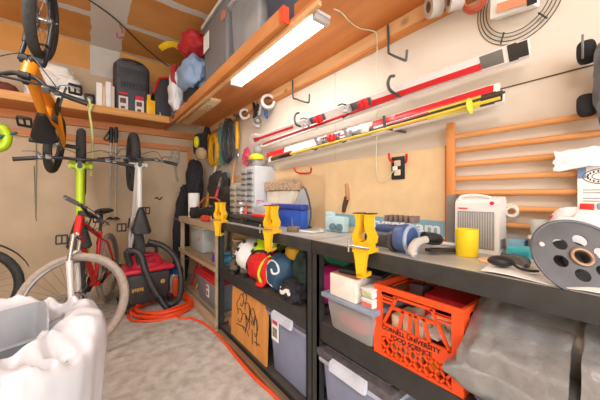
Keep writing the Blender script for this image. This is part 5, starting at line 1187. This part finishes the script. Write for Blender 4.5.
m = MB(t); m.tube([(.40, 3.775, 2.56), (.22+.04, 3.775, 2.56), (.25, 3.78, 2.7)], .006, 6); part('zipper', m, STL, t)
m = MB(t)
for i in range(9): m.box((.29+.03*i, 3.78, 2.45), (.012, .01, .07), bev=.002)
part('vent_grille', m, BLK, t)
for i, (x0, x1, h, lb) in enumerate(((.262, .352, .29, 'left printed white box with a red top in front of the black pack'), (.425, .515, .27, 'right printed white box with a wide red top in front of the black pack'))):
    t = thing('printed_box', lb, 'box', ((x0+x1)/2, 3.765, ZS), None, 'printed boxes on the wall shelf')
    m = MB(t); m.bx(x0, x1, 3.753, 3.78, ZS, ZS+h*.78); part('carton', m, mat('light_grey_card', (218, 214, 208), .7), t)
    m = MB(t); m.bx(x0, x1, 3.753, 3.78, ZS+h*.781, ZS+h); part('top_panel', m, mat('charcoal_card', (60, 56, 58), .6), t)
    m = MB(t); m.bx(x0, x1, 3.7505, 3.7528, ZS+h*(.86 if i == 0 else .79), ZS+h*.95); part('red_band', m, mat('crimson_print', (206, 36, 56), .6), t)
    m = MB(t); m.bx(x0+.012, x1-.02, 3.7505, 3.7528, ZS+h*.5, ZS+h*.7); m.bx(x0+.02, x1-.03, 3.7505, 3.7528, ZS+h*.28, ZS+h*.38); part('picture', m, mat('dark_red_picture', (106, 66, 60), .6, var=.5, scale=40), t)
t = thing('yellow_canister', 'yellow container with a narrow neck right of the printed boxes', 'canister', (.60, 3.8, ZS))
m = MB(t); m.bx(.545, .64, 3.755, 3.85, ZS, ZS+.24, bev=.006); part('body', m, mat('golden_yellow', (246, 184, 20), .45), t)
m = MB(t); m.cyl((.575, 3.80, ZS+.24), (.575, 3.80, ZS+.31), .022); part('neck', m, mat('golden_yellow', (246, 184, 20), .45), t)
t = thing('black_crate', 'black plastic case with a red rim leaning beside the yellow container', 'case', (.75, 3.85, ZS))
m = MB(t); m.prism([(0, 0), (.20, 0), (.22, .46), (.17, .58), (.03, .54), (-.03, .36)], (.665, 3.79, ZS+.002), (1, 0, 0), (0, 0, 1), (0, .24, 0)); part('shell', m, mat('grey_black_plastic', (60, 60, 64), .45), t)
m = MB(t); m.tube([(.62, 3.785, ZS+.34), (.69, 3.785, ZS+.545), (.835, 3.785, ZS+.588), (.888, 3.785, ZS+.47)], .014, 8); part('red_rim', m, RED, t)
m = MB(t); m.bx(.69, .71, 3.775, 3.7895, ZS+.06, ZS+.12, bev=.004); part('latch', m, CHR, t)
# ============================================================ BACK WALL AND FLOOR
POLG = 'ski poles hanging on the back wall'
for i, (u0, u1, lb) in enumerate(((111, 110, 'left thin ski pole hanging on the back wall behind the handlebars'), (116, 116, 'right thin ski pole hanging on the back wall behind the handlebars'))):
    t = thing('ski_pole', lb, 'ski pole', tuple(A(u1, 222, y=B-.05)), None, POLG)
    a = A(u0, 143, y=B-.05); b2 = A(u1, 221, y=B-.05)
    m = MB(t); m.tube([a, b2], [.011, .008], 8); part('shaft', m, mat('pole_silver', (196, 196, 186), .35, .5), t)
    m = MB(t); m.tube([A(u0+.3, 127, y=B-.06), A(u0, 133, y=B-.05), a], [.018, .024, .018], 10); part('grip', m, BLK, t)
    if i == 0:
        m = MB(t); m.tube(spline([A(u0-.5, 129, y=B-.07), A(u0-5, 136, y=B-.06), A(u0-7, 139, y=B-.06), A(u0-3, 140, y=B-.06), A(u0, 132, y=B-.07)], 4), .007, 6); part('wrist_strap', m, BLKF, t)
    m = MB(t); m.lathe([(.045, 0), (.045, .008), (.01, .03)], b2+V((0, 0, .02)), (0, 0, 1), 16); part('basket', m, BLK, t)
m = MB()
P = spline([A(172, 150, y=B-.012), A(171, 158, y=B-.03), A(174, 165, y=B-.03), A(176, 174, y=B-.03), A(178, 182, y=B-.03)], 5); m.tube(P, .012, 6)
P = spline([A(178, 150, y=B-.04), A(178.5, 160, y=B-.04), A(175, 168, y=B-.04), A(177, 180, y=B-.04)], 5); m.tube(P, .012, 6); m.ring(A(175, 150.5, y=B-.03), (0, 1, 0), .045, .008, 20, 6); m.ring(A(172.5, 160, y=B-.04), (0, 1, .2), .05, .009, 20, 6)
solo('climbing_rope', m, mat('speckled_grey_cord', (170, 164, 152), .8, var=.4, scale=50), 'grey speckled looped cord hanging from the lower ledger near the corner', 'cord')
m = MB(); m.tube(spline([A(155, 198.5, y=B-.01), A(157, 197.5, y=B-.04), A(159.5, 199.5, y=B-.05), A(162, 197, y=B-.03)], 4), .008, 6); solo('wall_hook', m, BLK, 'small black hook screwed into the back wall', 'hook')
m = MB(); m.tube([A(36, 135, y=B-.01), A(36.5, 170, y=B-.01), A(35.5, 218, y=B-.01), A(37, 221, y=B-.012)], .005, 6); m.tube([A(34, 166, y=B-.01), A(35.5, 218, y=B-.01)], .004, 6); solo('hanging_string', m, mat('grey_string', (150, 140, 124), .8), 'thin grey string hanging down the back wall at left', 'string')
t = thing('toy_handle', 'lime plastic handle with a teal rod at the left edge of the picture', 'handle', tuple(A(3, 142, y=3.3)))
m = MB(t); m.tube(spline([A(-6, 127, y=3.3), A(3, 129, y=3.3), A(7, 137, y=3.3), A(4, 146, y=3.3), A(-6, 149, y=3.3)], 4), .035, 10); part('grip', m, LIME, t)
m = MB(t); m.tube([A(-8, 139, y=3.26), A(17, 132.5, y=3.30)], [.018, .012], 8); part('rod', m, mat('dark_teal', (28, 98, 98), .5), t)
# ---- shop vacuum
t = thing('shop_vacuum', 'black shop vacuum with a red lid and small yellow marks standing by the back wall', 'vacuum', (.46, 3.28, 0), (0, 0, .12))
VB = mat('vacuum_black', (62, 58, 58), .5, var=.2); VR = mat('vacuum_red', (206, 40, 62), .4, var=.08)
m = MB(); m.box((0, 0, .215), (.43, .38, .33), taper=.9, bev=.05, seg=3); part('tank', m, VB, t)
m = MB(); m.box((0, 0, .40), (.47, .41, .05), bev=.022, seg=3); part('lid', m, VR, t)
m = MB(); m.lathe([(.175, .42), (.165, .47), (.12, .53), (.05, .55)], (0, 0, 0), (0, 0, 1), 28); mh = part('motor_head', m, VR, t)
m = MB(); m.box((0, -.155, .48), (.12, .02, .05), bev=.01); m.box((0, -.10, .545), (.10, .10, .02), bev=.008); part('switch_panel', m, mat('vacuum_dark_red', (150, 24, 44), .5), mh)
m = MB(); m.tube(spline([(-.11, 0, .50), (-.10, .0, .60), (0, 0, .62), (.10, 0, .60), (.11, 0, .50)], 5), .018, 10); part('carry_handle', m, BLK, t)
for sx in (-1, 1):
    for sy in (-1, 1):
        m = MB(); m.cyl((sx*.20-.013, sy*.16, .033), (sx*.20+.013, sy*.16, .033), .033, n=18); m.box((sx*.20, sy*.16, .075), (.05, .05, .05), bev=.01); part('caster', m, BLK, t)
m = MB(); P = spline([(-.16, -.10, .46), (-.19, -.14, .60), (-.10, -.20, .58), (-.06, -.26, .40), (.02, -.32, .18), (.10, -.36, .075), (.22, -.34, .09), (.29, -.22, .25), (.27, -.12, .46), (.16, -.06, .60), (.02, -.02, .665)], 10)
rr = [.030*(1+.08*(1 if i % 2 else -1)) for i in range(len(P))]; m.tube(P, rr, 12); part('hose', m, mat('hose_black', (54, 52, 52), .45), t)
m = MB(); m.tube([(.10, -.40, .03), (.06, -.36, .10), (.03, -.335, .17)], [.03, .03, .034], 12); part('nozzle', m, BLK, t)
OCH = mat('ochre_lettering', (200, 154, 66), .6)
m = MB()
for k in range(5): m.box((-.155+.021*k, -.1915, .222+.004*(k % 2)), (.017, .006, .036-.006*(k % 2)), bev=.002)
part('lettering', m, OCH, t)
m = MB(); m.lathe([(.022, 0), (.022, .004), (.012, .005)], (.115, -.190, .262), (0, -1, 0), 20); part('round_badge', m, OCH, t)
# backpack like saddle bag of the fat bike is its saddle; a dark pack on the vacuum
# ---- orange cord
OC = mat('orange_extension_cord', (240, 78, 24), .45, var=.06)
m = MB(); random.seed(2); P = []
c0 = A(163, 307, z=.0)
for k in range(9):
    rx = .27*(1+random.uniform(-.18, .08)); ry = .24*(1+random.uniform(-.2, .1)); ox = random.uniform(-.03, .03); oy = random.uniform(-.03, .03)
    for i in range(20):
        a = 2*PI*i/20; P.append(V((c0.x+ox+rx*math.cos(a), c0.y-.05+oy+ry*math.sin(a), .012+.007*k+.003*math.sin(5*a+k))))
P += [A(178, 317, z=.012), A(190, 318, z=.011), A(205, 324, z=.011), A(220, 337, z=.011), A(238, 359, z=.011), A(255, 378, z=.011), A(275, 396, z=.011), A(300, 422, z=.011), A(330, 460, z=.011)]
m.tube(spline(P, 3), .0105, 7); solo('extension_cord', m, OC, 'orange extension cord coiled before the vacuum and trailing along the rack kerb', 'cord')
t = thing('tool_bag', 'pale canvas bag with an orange panel and blue cloth beside the wooden unit', 'bag', (.80, 3.42, .0))
m = MB(t); m.sph((.77, 3.35, .14), (.075, .10, .14), e=.7, amp=.15, seed=2); part('body', m, mat('pale_canvas', (206, 194, 172), .9), t)
m = MB(t); m.sph((.77, 3.235, .14), (.05, .022, .11), e=.5); part('orange_panel', m, ORG, t)
m = MB(t); m.sph((.785, 3.33, .30), (.07, .09, .05), e=.8, amp=.3, seed=5); part('blue_cloth', m, mat('denim_blue', (54, 76, 126), .85, var=.3), t)
# ---- foreground bin with white bag
bc = V((-.30, 1.22, 0))
t = thing('trash_bin', 'big bin covered with a white plastic bag in the left foreground', 'bin', tuple(bc))
m = MB(t); m.lathe([(.27, 0), (.285, .01), (.325, .60), (.33, .665), (.315, .67), (.30, .62), (.265, .03)], bc, (0, 0, 1), 40, capt=False, capb=True); part('drum', m, mat('charcoal_bin', (70, 74, 80), .5), t)
WB2 = mat('white_bag_film', (208, 208, 212), .3, var=.02, scale=6, bump=.1)
m = MB(t); rows = []
prof = [(.31, .28), (.325, .36), (.335, .45), (.343, .55), (.348, .62), (.346, .66), (.33, .695), (.30, .712), (.26, .715), (.22, .705), (.18, .685), (.14, .655), (.10, .62), (.06, .59), (.02, .58)]
prof = [(p.x, p.z) for p in spline([(r, 0, z) for r, z in prof], 4)]
n = 160
dc = A(18, 352, z=.60)
def ridge(p): return 1-abs(noise.noise(p))*2
for r, z in prof:
    row = []
    for j in range(n):
        a = 2*PI*j/n
        low = max(0, (.69-z)/.35) if r > .3 else 0.
        ca, sa = math.cos(a), math.sin(a)
        rad = r*(1+.03*noise.noise(V((ca*3, sa*3, z*3)))+.045*low*(ridge(V((ca*5, sa*5, z*1.5+2)))-.5))
        zz = z+.02*sa+.018*noise.noise(V((ca*2.2, sa*2.2, 5)))+(.046*(ridge(V((ca*r*6+3, sa*r*7, 1)))-.5)+.030*(ridge(V((ca*r*15+sa*r*6, sa*r*9, 8)))-.5))*(1-low)
        q = bc+V((ca*rad, sa*rad, zz)); e = math.exp(-(((q.x-dc.x)**2+(q.y-dc.y)**2)/.125**2)**2.5)
        if r < .335: q.z += (min(q.z, .565)-q.z)*min(1, e*1.25)
        row.append(q)
    rows.append(row)
R_ = m.grid(rows, cv=True); m.cap(R_[-1]); part('plastic_bag', m, WB2, t, ang=70)
# grey plastic trough inside the bag
t = thing('plastic_trough', 'curved grey plastic trough standing inside the white bag', 'tub', (-.38, 1.10, .47))
GP = mat('trough_grey', (156, 158, 162), .4, var=.04)
gp = [A(-30, 322, d=.98), A(0, 311.5, d=.98), A(20, 306, d=1.0), A(38, 301.5, d=1.03), A(44, 301, d=1.0), A(48, 308, d=.93), A(49.5, 318, d=.88)]
G = spline(gp, 4)
def trg(a, b):
    k = a*(len(G)-1); i = min(int(k), len(G)-2); p = G[i].lerp(G[i+1], k-i); return p+V((-.005*b, .0*b, -.13*b))
m = MB(t); m.sheet(trg, 30, 6, .005); part('wall', m, GP, t)
fp = [A(-30, 358, z=.625), A(0, 348, z=.625), A(25, 340, z=.625), A(48, 331, z=.625), A(51, 352, z=.625), A(24, 367, z=.625), A(-10, 366, z=.625)]
m = MB(t); m.prism([(p.x, p.y) for p in fp], (0, 0, .612), (1, 0, 0), (0, 1, 0), (0, 0, -.02)); part('floor_panel', m, mat('trough_shaded_grey', (92, 95, 102), .45), t)  # darker grey: shade inside the trough put into the colour
for k, (a, b2, lb) in enumerate(((A(49, 335, d=.93), A(96, 314.5, d=1.0), 'pinkish grey stick lying on the white bag, nearer us'), (A(46, 324, d=1.0), A(74, 308, d=1.12), 'pinkish grey stick half hidden behind the grey trough'))):
    t = thing('flat_stick', lb, 'stick', tuple((a+b2)/2), None, 'sticks on the white bag')
    m = MB(t); m.bar(a, b2, .012, .008, bev=.002); part('shaft', m, mat('pinkish_grey_stick', (178, 160, 154), .5), t)
    m = MB(t); m.bar(b2+(b2-a).normalized()*.0003, b2+(b2-a).normalized()*.008, .014, .010, bev=.002); part('end_cap', m, WHT, t)
# ============================================================ CAMERA, LIGHT
cam = bpy.data.cameras.new('camera'); co = bpy.data.objects.new('camera', cam); C.objects.link(co)
cam.sensor_width = 36; cam.lens = FPX/600*36; cam.shift_y = -4/600; cam.clip_start = .02
co.location = (0, 0, EYE); co.rotation_euler = (PI/2, 0, -math.atan2(SN, CS)); SC.camera = co
def area(nm, loc, size, power, rot=(0, 0, 0), col=(1, 1, 1), sy=None):
    l = bpy.data.lights.new(nm, 'AREA'); l.energy = power; l.size = size; l.color = col
    if sy: l.shape = 'RECTANGLE'; l.size_y = sy
    o = bpy.data.objects.new(nm, l); C.objects.link(o); o.location = loc; o.rotation_euler = rot; return o
# unseen garage ceiling lamp behind the camera, and the shop light under the shelf
area('ceiling_fill_lamp', (-1.2, -.9, CEIL-.06), 1.0, 62, col=(.95, .98, 1))
area('ceiling_fill_lamp', (-1.1, 2.0, CEIL-.06), .8, 34, col=(.95, .98, 1))  # unseen second ceiling light, added as fill to lift the darker areas
area('shop_light_glow', (.92, 1.5, 2.012), .07, 5, col=(.97, .98, 1), sy=.95)
w = bpy.data.worlds.new('daylight'); SC.world = w; w.use_nodes = True
w.node_tree.nodes['Background'].inputs[0].default_value = (.95, .98, 1, 1); w.node_tree.nodes['Background'].inputs[1].default_value = 5.0
SC.view_settings.view_transform = 'Standard'; SC.view_settings.look = 'None'; SC.view_settings.gamma = 1; SC.view_settings.exposure = -0.08
SC.cycles.max_bounces = 8
